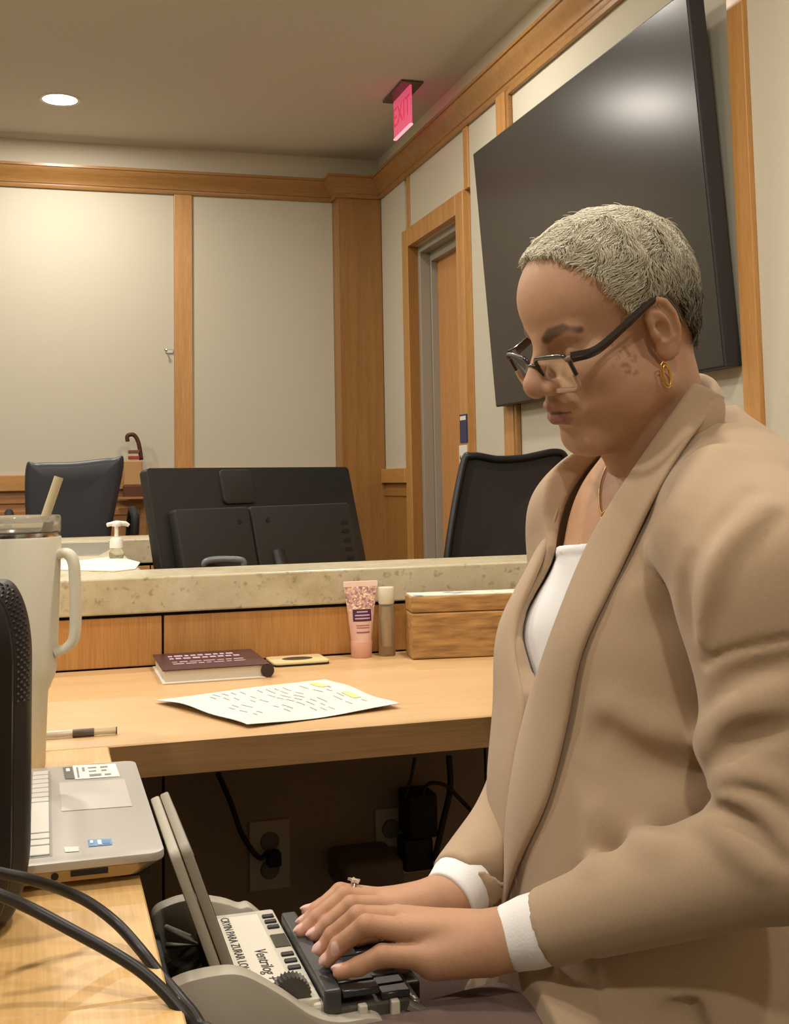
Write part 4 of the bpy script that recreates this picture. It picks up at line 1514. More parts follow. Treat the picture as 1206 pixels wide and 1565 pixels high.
def np_mesh(name, V, F, mats, parent=None, colors=None, kind=None, label=None, loc=(0, 0, 0)):
    me = bpy.data.meshes.new(name)
    org = np.array(loc, float)
    V = np.asarray(V, float) - org
    F = np.asarray(F)
    k = F.shape[1]
    me.vertices.add(len(V))
    me.vertices.foreach_set('co', V.ravel())
    me.loops.add(len(F) * k)
    me.loops.foreach_set('vertex_index', F.ravel().astype(np.int32))
    me.polygons.add(len(F))
    me.polygons.foreach_set('loop_start', (np.arange(len(F)) * k).astype(np.int32))
    me.update(calc_edges=True)
    me.polygons.foreach_set('use_smooth', np.ones(len(F), bool))
    for m in (mats if isinstance(mats, (list, tuple)) else [mats]):
        me.materials.append(m)
    if colors is not None:
        ca_ = me.color_attributes.new('tint', 'FLOAT_COLOR', 'POINT')
        cc_ = np.ones((len(V), 4), np.float32)
        cc_[:, :3] = colors
        ca_.data.foreach_set('color', cc_.ravel())
    me.validate()
    o = bpy.data.objects.new(name, me)
    COL.objects.link(o)
    if parent is not None:
        o.parent = parent
    else:
        o.location = org
    if kind:
        o['kind'] = kind
    if label:
        o['label'] = label
    return o


def grad(fn, P, e=.0005):
    g = np.stack([fn(P + np.eye(3)[i] * e) - fn(P - np.eye(3)[i] * e) for i in range(3)], 1)
    return g / np.maximum(np.linalg.norm(g, axis=1)[:, None], 1e-9)


def cast(fn, px, dmin=.6, dmax=1.6, off=0.0):
    """march rays through pixels to the surface fn = off"""
    px = np.array(px, float)
    D = np.stack([(px[:, 0] - PPX) / FPX, (px[:, 1] - PPY) / FPX, np.ones(len(px))], 1) @ CAM_ROT
    ln = np.linalg.norm(D, axis=1)
    D = D / ln[:, None]
    t = np.full(len(px), dmin)
    best = np.full(len(px), 1e9)
    bt = t.copy()
    for _ in range(160):
        d = fn(CAM_POS + D * t[:, None]) - off
        m = np.abs(d) < best
        best = np.where(m, np.abs(d), best)
        bt = np.where(m, t, bt)
        t = np.where(t < dmax, t + np.where(d > 0, np.maximum(d * .7, .0003), d * .7), t)
    return CAM_POS + D * bt[:, None]

# ================================================================== the seated person
RV, UV, TV = CAM_ROT[0], -CAM_ROT[1], -CAM_ROT[2]


def sight_frame(px, py):
    T = -unit(ray(px, py))
    R = unit(np.cross(UV, T))
    return R, np.cross(T, R), T


def body_frame(px, py, yaw, pitch, roll=0.0):
    """forward, left, up for a body facing picture-left, turned yaw towards the viewer, bowed by pitch"""
    R, U, T = sight_frame(px, py)
    cy_, sy__, cp_, sp_ = math.cos(yaw), math.sin(yaw), math.cos(pitch), math.sin(pitch)
    F = -cy_ * cp_ * R - sp_ * U + sy__ * cp_ * T
    L = sy__ * R + cy_ * T
    Z = np.cross(F, L)
    c, s = math.cos(roll), math.sin(roll)
    L, Z = L * c + Z * s, Z * c - L * s
    return np.stack([F, L, Z], 1)          # columns


HYAW, HPITCH, HROLL = math.radians(33), math.radians(17.0), math.radians(0)
HB = body_frame(930, 500, HYAW, HPITCH, HROLL)
HS = 0.955                                    # head size factor
HO = at(1008, 512, 1.10) - HB[:, 1] * .067  # midpoint between the ears


def to_head(P):
    return (P - HO) @ HB * (1000 / HS)


def from_head(Q):
    return HO + (np.asarray(Q, float) * HS / 1000) @ HB.T


def mir(c):
    return (c[0], -c[1], c[2])


def head_sdf(Q):
    """head in millimetres: x forward, y to the person's left, z up, origin between the ears"""
    A = Q.copy()
    A[:, 1] = np.abs(A[:, 1])               # symmetric
    d = s_ell(A, (-2, 0, 56), (85, 73, 71))
    d = smin(d, s_ell(A, (36, 0, 52), (62, 60, 56)), 18)
    d = smin(d, s_ell(A, (-32, 0, 24), (54, 60, 56)), 20)
    d = smin(d, s_ell(A, (36, 0, -12), (52, 60, 62)), 20)          # middle face
    d = smin(d, s_cone(A, (8, 50, -48), (66, 15, -86), 21, 19), 22)  # jaw
    d = smin(d, s_sph(A, (70, 0, -86), 19), 16)                     # chin
    d = smin(d, s_ell(A, (42, 40, -42), (34, 28, 36)), 18)          # cheek
    d = smin(d, s_sph(A, (60, 42, -12), 21), 16)                    # cheekbone
    d = smin(d, s_cone(A, (83, 6, 27), (74, 38, 27), 10, 9), 12)    # brow
    d = smax(d, -s_ell(A, (96, 32, 9), (19, 19, 11)), 12)           # eye socket
    d = smin(d, s_sph(A, (69, 31, 7), 13.6), 6)                     # lidded eye
    d = smax(d, -s_chain(A, [(85, 23, 3), (86, 32, -1.0), (80, 44, 3)], [.9, 1.1, .8]), 1.6)   # lash line
    d = smax(d, -s_chain(A, [(83, 23, 13), (84, 32, 16), (78, 45, 12)], [.9, 1.1, .8]), 2.2)          # lid crease
    d = smin(d, s_ell(A, (72, 0, -48), (26, 32, 28)), 14)           # muzzle
    d = smin(d, s_chain(A, [(88, 0, 20), (96, 0, 6), (106, 0, -9), (110, 0, -17)], [8.5, 8, 9, 10]), 9)
    d = smin(d, s_sph(A, (108, 0, -20), 12.5), 6)
    d = smin(d, s_ell(A, (97, 13.5, -24), (12, 8, 8.5)), 5)
    d = smax(d, -s_cone(A, (103, 7, -32), (100, 9, -27), 3.6, 3.0), 2.5)
    d = smax(d, -s_chain(A, [(93, 22, -16), (86, 27, -26), (84, 33, -42)], [2, 3, 2]), 9)   # nasolabial fold
    d = smin(d, s_chain(A, [(98, 0, -45.5), (95.5, 9, -45), (88.5, 19, -48), (79, 28, -53)], [6.0, 6.0, 5.0, 3.2]), 4)
    d = smin(d, s_chain(A, [(95, 0, -59), (91.5, 11, -58.5), (79.5, 27, -54.5)], [8.4, 7.6, 3.4]), 4)
    d = smax(d, -s_chain(A, [(103, 0, -51.2), (99, 8, -50.6), (91, 18, -51.5), (80, 29, -54.5)], [1.5, 1.5, 1.5, 1.2]), 1.8)
    d = smax(d, -s_ell(A, (98, 0, -71), (9, 16, 5)), 8)             # below the lower lip
    d = smin(d, s_cone(A, (-22, 0, -20), (-18, 0, -150), 50, 55), 22)   # neck
    d = smin(d, s_cone(A, (20, 0, -66), (-5, 0, -140), 40, 48), 22)
    return d


def ear_sdf(Q):
    """left ear about its own centre: x forward, y outward, z up (mm)"""
    c, s = math.cos(.16), math.sin(.16)
    X, Y, Z = Q[:, 0] * c - Q[:, 2] * s, Q[:, 1], Q[:, 0] * s + Q[:, 2] * c
    Y = Y + X * .30                                   # stands off towards the back
    A = np.stack([X, Y, Z], 1)
    d = s_ell(A, (0, 0, 0), (12.5, 5.5, 31))
    d = smin(d, s_ell(A, (4, -1, -23), (9, 4.5, 11)), 5)
    rim = [(9, 2, 6), (9.5, 2, 16), (6, 3, 26), (-2, 4, 30), (-9, 4.5, 24), (-12.5, 5, 10), (-12, 4.5, -6), (-7.5, 3, -20), (-2, 2, -28)]
    d = smin(d, s_chain(A, rim, [2.6, 3.2, 3.6, 3.8, 3.8, 3.6, 3.2, 2.8, 2.6]), 2.5)
    d = smin(d, s_chain(A, [(4, 3.5, 19), (-3.5, 4, 12), (-5, 4, 0), (-2.5, 4, -11), (4, 4, -14)], [2.0, 2.6, 2.8, 2.6, 2.2]), 3)
    d = smax(d, -s_ell(A, (2.5, 6, -1), (6.0, 7.5, 10)), 3)   # concha
    d = smax(d, -s_chain(A, [(5, 6.5, 21), (-4, 7, 21), (-8.8, 7, 8), (-7.8, 6.5, -8)], [1.5, 2.4, 2.2, 1.6]), 2.5)
    d = smin(d, s_ell(A, (9.5, 3, -3), (4, 4, 6)), 3)           # tragus
    d = smin(d, s_ell(A, (5, 1.5, -24), (7, 3.6, 8)), 3)
    return d


EAR_C = np.array([-4.0, 71.0, 6.0])


def head_all(Q):
    d = head_sdf(Q)
    A = Q.copy()
    A[:, 1] = np.abs(A[:, 1])
    return smin(d, ear_sdf(A - EAR_C), 4)


# ------------------------------------------------------------------ skin colours
SKIN = np.array(lin('#b58d72')[:3])


def mixc(C, col, wgt):
    return C * (1 - wgt[:, None]) + np.array(lin(col)[:3]) * wgt[:, None]


def gau(Q, c, s):
    s = np.array(s, float)
    return np.exp(-(((Q - np.array(c, float)) / s) ** 2).sum(1))


def head_colors(Q):
    A = Q.copy()
    A[:, 1] = np.abs(A[:, 1])
    C = np.tile(SKIN, (len(Q), 1))
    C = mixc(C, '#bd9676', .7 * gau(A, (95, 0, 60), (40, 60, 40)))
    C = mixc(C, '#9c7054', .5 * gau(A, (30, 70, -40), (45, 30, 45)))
    C = mixc(C, '#a5735e', .45 * gau(A, (112, 0, -22), (14, 14, 12)))
    # lips
    dl = np.minimum(s_chain(A, [(99, 0, -46.5), (95.5, 9, -46), (88.5, 19, -49), (79.5, 28.5, -53.5)], [5.4, 5.0, 4.0, 1.8]),
                    s_chain(A, [(96, 0, -59), (92, 11, -58.5), (80, 27, -54.5)], [8.2, 7.2, 2.4]))
    C = mixc(C, '#93615a', .85 * np.clip(-(dl - 1.6) / 1.6, 0, 1) * (A[:, 0] > 70))
    C = mixc(C, '#4a2b26', .8 * np.clip(1 - np.abs(A[:, 2] + 51.3 + .02 * A[:, 1]) / 1.3, 0, 1) * (A[:, 0] > 82) * (A[:, 1] < 24))
    # eyebrows
    eb = s_chain(A, [(92, 15, 24), (90, 24, 30), (82, 38, 33), (72, 49, 28)], [2.6, 3.4, 2.8, 1.2])
    C = mixc(C, '#4d3d37', .8 * np.clip(-(eb - 3.6) / 2.5, 0, 1) * (A[:, 0] > 50))
    # lids and lashes
    C = mixc(C, '#b08c76', .6 * gau(A, (84, 32, 8), (10, 15, 7)))
    la = s_chain(A, [(86.5, 19, 2.5), (86.5, 32, -2.0), (80, 46, 3)], 1.0)
    C = mixc(C, '#2a1f1c', .9 * np.clip(-(la - 1.6) / 1.2, 0, 1) * (A[:, 0] > 65))
    # pigment marks on the left cheek
    r = np.random.default_rng(5)
    for k in range(26):
        c = np.array([44 + r.normal(0, 8), 66, -16 + r.normal(0, 9)])
        rad = r.uniform(1.2, 3.4)
        dd = np.hypot(Q[:, 0] - c[0], Q[:, 2] - c[2])
        C = mixc(C, '#7d4f34', .55 * np.clip((rad - dd) / 1.2, 0, 1) * (Q[:, 1] > 30))
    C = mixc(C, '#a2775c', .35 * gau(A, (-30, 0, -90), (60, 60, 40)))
    return C


M['skin'] = mat('skin', '#b98a64', .48, attr='tint', noise=.07, nscale=140, bump=.2, bscale=1400, sss=.15, spec=.35)
V, F = surface(head_all, (-105, -98, -175), (130, 98, 142), 1.7)
V = relax(V, F, 1, .4)
head_V, head_F, head_C = from_head(V), F, head_colors(V)

# ------------------------------------------------------------------ torso
TYAW = math.radians(30)
TB = body_frame(1000, 950, TYAW, math.radians(-1))
TO = at(1003, 950, 1.19)


def to_torso(P):
    return (P - TO) @ TB * 1000


def from_torso(Q):
    return TO + np.asarray(Q, float) @ TB.T / 1000


def torso_mm(Q):
    A = Q.copy()
    A[:, 1] = np.abs(A[:, 1])
    d = s_ell(A, (-15, 0, 10), (110, 132, 190))
    d = smin(d, s_ell(A, (-25, 0, 105), (82, 150, 78)), 40)
    d = smin(d, s_cone(A, (-40, 40, 150), (-35, 138, 96), 46, 48), 40)      # shoulder slope
    d = smin(d, s_sph(A, (52, 58, -26), 59), 36)                             # bust
    d = smin(d, s_ell(A, (8, 0, -185), (126, 142, 150)), 45)                  # belly
    d = smin(d, s_ell(A, (-25, 0, -330), (138, 160, 130)), 45)
    d = smin(d, s_cone(A, (-18, 0, 130), (-8, 0, 240), 52, 47), 30)          # root of the neck
    return d


def torso(P):
    return torso_mm(to_torso(P)) / 1000


# arms: shoulder, elbow, wrist for the near (left) and far (right) side
LSH, LEL, LWR = at(1152, 810, 1.00), at(1196, 1300, .930), at(780, 1434, .985)
RSH, REL, RWR = at(905, 800, 1.29), at(850, 1205, 1.24), at(686, 1376, 1.095)


def hand(P, fingers, wrist, elbow, palm_r=.0150):
    d = None
    for fi in fingers:
        mc = fi[0]
        e = s_cone(P, wrist, mc, .0190, .0105)
        d = e if d is None else smin(d, e, .007)
    for fi in fingers:
        d = smin(d, s_chain(P, fi, [.0102, .0086, .0073, .0057], .0025), .0011)
    d = smin(d, s_cone(P, wrist, wrist + (elbow - wrist) * .45, .0215, .028), .014)
    return d


def pts(l):
    return [at(*p) for p in l]


LF = [pts([(606, 1402, 1.010), (548, 1404, 1.005), (517, 1440, .998), (502, 1462, .994)]),
      pts([(602, 1404, .990), (547, 1400, .985), (508, 1430, .988), (490, 1451, .986)]),
      pts([(620, 1422, .972), (560, 1414, .968), (517, 1446, .974), (501, 1468, .974)]),
      pts([(648, 1462, .962), (584, 1460, .958), (548, 1477, .958), (519, 1486, .960)])]
LTH = pts([(735, 1445, 1.0), (665, 1452, 1.02), (612, 1466, 1.02), (580, 1478, 1.01)])
RF = [pts([(592, 1386, 1.072), (537, 1384, 1.062), (501, 1412, 1.056), (480, 1430, 1.052)]),
      pts([(582, 1378, 1.086), (527, 1370, 1.078), (484, 1403, 1.066), (461, 1424, 1.060)]),
      pts([(580, 1374, 1.102), (520, 1364, 1.096), (484, 1393, 1.082), (464, 1411, 1.077)]),
      pts([(590, 1374, 1.118), (532, 1368, 1.118), (494, 1384, 1.108), (470, 1394, 1.104)])]
RTH = pts([(650, 1392, 1.085), (606, 1402, 1.07), (570, 1420, 1.06), (545, 1432, 1.055)])
UPV = np.array([0, 0, 1.0])


def nail_frames(fs):
    out = []
    for f in fs:
        t = unit(f[3] - f[2])
        nrm = unit(unit(f[1] - f[2]) + UPV * .8)
        nrm = unit(nrm - t * (nrm @ t))
        out.append((f[3] + nrm * .0052 + t * .0008, basis(t, np.cross(nrm, t), nrm)))
    return out


def left_hand(P):
    d = hand(P, LF, LWR, LEL)
    d = smin(d, s_chain(P, LTH, [.017, .0125, .0105, .0085], .004), .008)
    d = smin(d, s_cone(P, at(740, 1452, .975), at(665, 1472, .965), .020, .013), .014)
    return nails(P, d, LN)


def right_hand(P):
    d = hand(P, RF, RWR, REL)
    d = smin(d, s_chain(P, RTH, [.016, .012, .0105, .0085], .004), .008)
    return nails(P, d, RN)


LN, RN = nail_frames(LF), nail_frames(RF)


def nails(P, d, NF):
    for c, R in NF:
        d = smin(d, s_ell(P, c, (.0056, .0042, .0016), R), .0008)
    return d


def hand_colors(P, NF, fs):
    C = np.tile(np.array(lin('#b08668')[:3]), (len(P), 1))
    for f in fs:
        for j, a in ((1, .4), (2, .3)):
            C = mixc(C, '#a06a4e', a * np.exp(-(np.linalg.norm(P - f[j] - [0, 0, .008], axis=1) / .008) ** 2))
        C = mixc(C, '#c98f7c', .5 * np.exp(-(np.linalg.norm(P - f[3], axis=1) / .012) ** 2))
    for c, R in NF:
        Q = (P - c) @ R
        e = np.sqrt((Q[:, 0] / .0058) ** 2 + (Q[:, 1] / .0044) ** 2)
        C = mixc(C, '#d0a89c', np.clip((1.08 - e) / .12, 0, 1) * (Q[:, 2] > -.0022))
    return C


parts_V, parts_F, parts_C = [head_V], [head_F], [head_C]
nv = len(head_V)
for fn, fs, NF, el in ((left_hand, LF + [LTH], LN, LEL), (right_hand, RF + [RTH], RN, REL)):
    al = np.array([p for f in fs for p in f] + [(LWR if el is LEL else RWR) + (el - (LWR if el is LEL else RWR)) * .3])
    V, F = surface(fn, al.min(0) - .035, al.max(0) + .035, .0013)
    V = relax(V, F, 1, .35)
    parts_V.append(V)
    parts_F.append(F + nv)
    parts_C.append(hand_colors(V, NF, fs[:4]))
    nv += len(V)


def skin_torso(P):
    Q = to_torso(P)
    return smax(torso_mm(Q), Q[:, 2] - 235, 4) / 1000


lo, hi = from_torso([[-210, -240, -420], [210, 240, 240]]).min(0), from_torso([[-210, -240, -420], [210, 240, 240]]).max(0)
corners = from_torso([[x, y, z] for x in (-190, 190) for y in (-220, 220) for z in (-440, 240)])
lo, hi = corners.min(0), corners.max(0)
V, F = surface(skin_torso, lo, hi, .0045)
C = np.tile(np.array(lin('#b48c6c')[:3]), (len(V), 1))
parts_V.append(V)
parts_F.append(F + nv)
parts_C.append(C)

person = np_mesh('person', np.vstack(parts_V), np.vstack(parts_F), M['skin'], colors=np.vstack(parts_C), loc=at(1000, 1500, 1.15))
tag(person, 'seated person with short grey hair in a tan cardigan typing with both hands', 'person')


def worn(name, V, F, m, label=None, colors=None, kind=None):
    o = np_mesh(name, np.asarray(V) - np.array(person.location), F, m, parent=person, colors=colors, kind=kind, label=label)
    return o


WORLD_LOC['person'] = tuple(person.location)

# ------------------------------------------------------------------ white camisole
KZ = None
_p = cast(torso, [(900, 832)])[0]
CAMI_TOP = to_torso(_p[None])[0][2]


def camisole(P):
    Q = to_torso(P)
    d = torso_mm(Q)
    o = d - 5 - 2.2 * np.clip((Q[:, 2] - CAMI_TOP + 9) / 1.5, 0, 1)
    o = smax(o, Q[:, 2] - CAMI_TOP - .02 * np.abs(Q[:, 1]), 2)
    o = np.maximum(o, -(d - .5))
    o = np.maximum(o, -(Q[:, 2] + 260))
    return o / 1000


V, F = surface(camisole, lo, hi, .0026, slack=2.0)
worn('camisole', V, F, mat('white_knit', '#e8e8ea', .8, bump=.1, bscale=900), 'white camisole with a straight neckline')

# ------------------------------------------------------------------ cardigan
HIPL, KNEEL = at(1130, 1588, 1.10), at(470, 1728, .90)
HIPR, KNEER = HIPL - TB[:, 1] * .20, KNEEL - TB[:, 1] * .40 - np.array([0, 0, .03])
TH_AX = unit(KNEEL - HIPL)
KNIT = mat('cardigan_knit', '#b0987d', .95, sheen=.25, noise=.09, nscale=700, bump=.3, bscale=2600, spec=.1)


def sleeve_l(P):
    d = s_chain(P, [at(1122, 795, 1.05), at(1172, 880, .985), LEL], [.064, .068, .051], .05)
    w_ = LWR + (LEL - LWR) * .12
    d = smin(d, s_cone(P, LEL + (LEL - LSH) * .0, w_, .0505, .0305), .012)
    return smax(d, (w_ - P) @ unit(LEL - LWR), .004)


def sleeve_r(P):
    d = s_chain(P, [at(925, 770, 1.27), RSH, REL], [.060, .062, .055], .04)
    w_ = RWR + (REL - RWR) * .10
    d = smin(d, s_cone(P, REL, w_, .056, .034), .03)
    return smax(d, (w_ - P) @ unit(REL - RWR), .004)


def drape_mm(Q):
    """the cardigan body hangs a little straighter than the torso"""
    A = Q.copy()
    A[:, 1] = np.abs(A[:, 1])
    d = torso_mm(Q) - 15
    d = smin(d, s_cone(A, (26, 45, -70), (34, 50, -300), 104, 110), 40)
    return d


def closed_card(P):
    Q = to_torso(P)
    d = np.maximum(drape_mm(Q), (-(Q[:, 2] + 300) - 2 * np.maximum(50 - Q[:, 0], 0)) / 2.24) / 1000
    kk = .006 + .034 * np.clip((Q[:, 2] - 20) / 90, 0, 1)
    d = smin(d, sleeve_l(P), kk)
    tail = np.maximum(s_cone(P, HIPL, KNEEL, .118, .080), (P - at(802, 1522, .98)) @ TH_AX)
    d = smin(d, tail, .03)
    d = smin(d, sleeve_r(P), .02)
    return d


def collar_base(P):
    Q = to_head(P)
    nk = smin(s_cone(Q, (-26, 0, -60), (-22, 0, -150), 58, 66), s_cone(Q, (20, 0, -80), (-5, 0, -140), 44, 54), 20) / 1000
    return smin(closed_card(P), nk, .02)


INNER = [(1056, 583), (1028, 625), (985, 692), (934, 780), (903, 828), (868.6, 921), (847, 975), (831, 1025), (818, 1062), (805, 1106), (791, 1172), (780, 1249), (771, 1326), (763, 1386)]
OUTER = [(1100, 612), (1085, 634), (1044, 698), (1005, 770), (976, 828), (935, 915), (912, 958), (893, 1005), (884, 1050), (877, 1100), (859, 1172), (843, 1240), (806, 1300), (768, 1388)]
FARIN = [(930, 690), (888, 780), (868, 819), (842, 878), (812, 945), (801, 986), (802, 1019), (803, 1120), (795, 1180)]

FOLDS = [  # pixel line, radius (m), +ridge / -groove, blend
    ([(1052, 860), (1046, 905), (1052, 955), (1072, 998)], .012, -1, .012),
    ([(1142, 752), (1100, 815), (1074, 890), (1066, 960)], .012, -1, .014),
    ([(1185, 790), (1120, 860), (1092, 930), (1080, 990)], .010, -1, .013),
    ([(1165, 780), (1108, 840), (1082, 910), (1074, 975)], .012, 1, .02),
    ([(1084, 1080), (1130, 1045), (1206, 1012)], .010, -1, .012),
    ([(1084, 1120), (1140, 1082), (1206, 1060)], .012, 1, .02),
    ([(1086, 1168), (1140, 1128), (1206, 1112)], .010, -1, .010),
    ([(1086, 1212), (1112, 1192), (1155, 1190), (1206, 1206)], .013, 1, .010),
    ([(1082, 1222), (1118, 1209), (1160, 1216), (1206, 1246)], .006, -1, .006),
    ([(1082, 1238), (1112, 1222), (1152, 1234), (1206, 1286)], .012, 1, .010),
    ([(1076, 1252), (1108, 1242), (1148, 1266), (1196, 1320)], .007, -1, .008),
    ([(1068, 1258), (1092, 1262), (1120, 1290), (1160, 1330)], .012, 1, .012),
    ([(940, 1090), (985, 1125), (1040, 1142), (1078, 1140)], .014, 1, .03),
    ([(930, 1130), (985, 1168), (1060, 1178)], .014, -1, .03),
    ([(898, 1225), (912, 1262), (905, 1320)], .010, 1, .02),
    ([(925, 1240), (985, 1282), (1010, 1290)], .010, 1, .02),
    ([(1085, 700), (1030, 800), (985, 900)], .012, 1, .04),
]
_fold = []
for px, r, sg_, k in FOLDS:
    P3 = cast(closed_card, spline(px, 12)[:, :2] if len(px) > 1 else px)
    n_ = grad(closed_card, P3)
    c_ = P3 + n_ * (r * .45 if sg_ < 0 else -r * .55)
    rr_ = np.linspace(0, 1, len(c_))
    rr_ = r * (.45 + .55 * np.sin(math.pi * np.clip(rr_, .02, .98)))
    _fold.append((c_, rr_, sg_, k))
SEAM = cast(closed_card, spline([(1074, 1016), (1110, 998), (1160, 986), (1206, 976)], 12))
SEAM2 = cast(closed_card, spline([(902, 1468), (915, 1510), (928, 1580)], 8))

near_in = to_torso(cast(collar_base, INNER))
far_in = to_torso(cast(closed_card, FARIN))


def open_poly():
    a = [(p[1], p[2]) for p in near_in if p[2] < 190]
    a = [(max(x, -30), z) for x, z in a]
    top = [(62, 300), (62, 190)]
    b = [(-x, z) for x, z in a]
    # the far edge of the opening mirrors the near one but never crosses it
    b = [(min(x, a[i][0] - 4) - 14 * math.exp(-((z + 20) / 110) ** 2), z) for i, (x, z) in enumerate(b)]
    far = b[::-1]
    return top + a + far + [(-62, 190), (-62, 300)]


OPEN = open_poly()


def cardigan(P):
    Q = to_torso(P)
    d = closed_card(P)
    for c_, rr_, sg_, k in _fold:
        bb = (P >= c_.min(0) - .07).all(1) & (P <= c_.max(0) + .07).all(1)
        if not bb.any():
            continue
        e = s_chain(P[bb], c_, rr_)
        d[bb] = smin(d[bb], e, k) if sg_ > 0 else smax(d[bb], -e, k)
    for sm_ in (SEAM, SEAM2):
        bb = (P >= sm_.min(0) - .02).all(1) & (P <= sm_.max(0) + .02).all(1)
        if bb.any():
            d[bb] = smax(d[bb], -s_chain(P[bb], sm_, .0036), .003)
    op = s_poly2(Q[:, 1:], OPEN) / 1000
    op = np.maximum(op, -(Q[:, 0] + 30) / 1000)
    d = smax(d, -op, .004)
    # hollow body
    inner = (torso_mm(Q) - 7.5) / 1000
    op2 = s_poly2(Q[:, 1:], OPEN) / 1000
    d = np.maximum(d, -np.maximum(inner, np.maximum(op2 - .022, -(Q[:, 0] - 20) / 1000)))
    nk = to_head(P)
    neck = np.minimum(s_cone(nk, (-26, 0, -20), (-22, 0, -190), 57, 62), s_cone(nk, (20, 0, -66), (-5, 0, -150), 44, 52)) / 1000
    d = smax(d, -neck, .004)
    d = np.maximum(d, (Q[:, 2] - 190 - 34 * np.clip((-Q[:, 0] - 20) / 40, 0, 1)) / 1000)
    return d


cc_ = np.vstack([from_torso([[x, y, z] for x in (-190, 210) for y in (-260, 230) for z in (-470, 210)]), LEL[None] + .09, LEL[None] - .09, LWR[None] - .05, RWR[None] - .05, at(800, 1560, .9)[None]])
V, F = surface(cardigan, cc_.min(0), cc_.max(0), .0034, slack=3.2)
V = relax(V, F, 1, .5)
card = worn('cardigan', V, F, KNIT, 'tan knitted open cardigan')


# lapels: a thick ribbon lying on the cardigan, mirrored for the far side
def ribbon(name, I, O, th=.006, lift=.007, na=44, nb=9, far=False):
    I, O = spline(I, na), spline(O, na)
    m = min(len(I), len(O))
    I, O = I[:m], O[:m]
    G = np.stack([I + (O - I) * (t / (nb - 1)) for t in range(nb)], 1).reshape(-1, I.shape[1])
    return G, m, nb


GI, GO = np.array(INNER, float), np.array(OUTER, float)
G, m, nb = ribbon('l', GI, GO)
P3 = cast(collar_base, G)
n3 = grad(collar_base, P3)
P3 = P3.reshape(m, nb, 3)
n3 = n3.reshape(m, nb, 3)
for _ in range(6):                       # calm the sheet
    P3[1:-1] = .5 * P3[1:-1] + .25 * (P3[:-2] + P3[2:])
    n3[1:-1] = .5 * n3[1:-1] + .25 * (n3[:-2] + n3[2:])
n3 /= np.linalg.norm(n3, axis=2)[..., None]
tt = np.linspace(0, 1, nb)
LIFT_ = .0045 + .0065 * np.sin(math.pi * (.15 + .7 * tt)) + .002 * tt


def shell(P3, n3, name, label, mirror=False):
    m, nb = P3.shape[:2]
    top = P3 + n3 * LIFT_[None, :, None]
    bot = P3 + n3 * (LIFT_ - .0065)[None, :, None]
    if mirror:
        def mr(X):
            Q = to_torso(X.reshape(-1, 3))
            Q[:, 1] *= -1
            Q[:, 1] -= 13 * np.exp(-((Q[:, 2] + 20) / 110) ** 2)
            Q[:, 0] -= 6
            return from_torso(Q).reshape(X.shape)
        top, bot = mr(top), mr(bot)
    V = np.vstack([top.reshape(-1, 3), bot.reshape(-1, 3)])
    F, o = [], m * nb
    for i in range(m - 1):
        for j in range(nb - 1):
            a, b, c, d = i * nb + j, i * nb + j + 1, (i + 1) * nb + j + 1, (i + 1) * nb + j
            F += [(a, b, c, d), (o + d, o + c, o + b, o + a)]
        a, d = i * nb, (i + 1) * nb
        F += [(a, d, o + d, o + a)]
        a, d = i * nb + nb - 1, (i + 1) * nb + nb - 1
        F += [(d, a, o + a, o + d)]
    for j in range(nb - 1):
        a, b = j, j + 1
        F += [(b, a, o + a, o + b)]
        a, b = (m - 1) * nb + j, (m - 1) * nb + j + 1
        F += [(a, b, o + b, o + a)]
    ob = worn(name, V, np.array(F), KNIT, label)
    md = ob.modifiers.new('round', 'SUBSURF')
    md.levels = md.render_levels = 1
    return ob


shell(P3, n3, 'lapel', 'wide near lapel of the cardigan')
shell(P3, n3, 'lapel', 'far lapel of the cardigan', mirror=True)

# collar roll behind the neck
cn = [from_head((x, y, z)) for x, y, z in ((2, 60, -122), (-28, 64, -106), (-60, 50, -94), (-80, 0, -90), (-60, -50, -94), (-28, -64, -106), (2, -60, -122))]
cr = MB()
P_ = spline(cn, 40)
V, F, n = [], [], 16
for i, p in enumerate(P_):
    t = unit(P_[min(i + 1, len(P_) - 1)] - P_[max(i - 1, 0)])
    ctr_ = from_head((-20, 0, -70))
    o_ = unit((p - ctr_) - t * ((p - ctr_) @ t))
    u_ = np.cross(t, o_)
    u_ = u_ if u_ @ HB[:, 2] > 0 else -u_
    for k in range(n):
        a = 2 * math.pi * k / n
        tp_ = max(.12, math.sin(math.pi * min(.5, 3.2 * min(i, len(P_) - 1 - i) / len(P_))))
        V.append(p + (o_ * (.008 * math.cos(a) - .004 * math.sin(a)) + u_ * .020 * math.sin(a)) * tp_)
for i in range(len(P_) - 1):
    for k in range(n):
        F.append((i * n + k, i * n + (k + 1) % n, (i + 1) * n + (k + 1) % n, (i + 1) * n + k))
worn('collar', V, np.array(F), KNIT, 'rolled collar behind the neck')


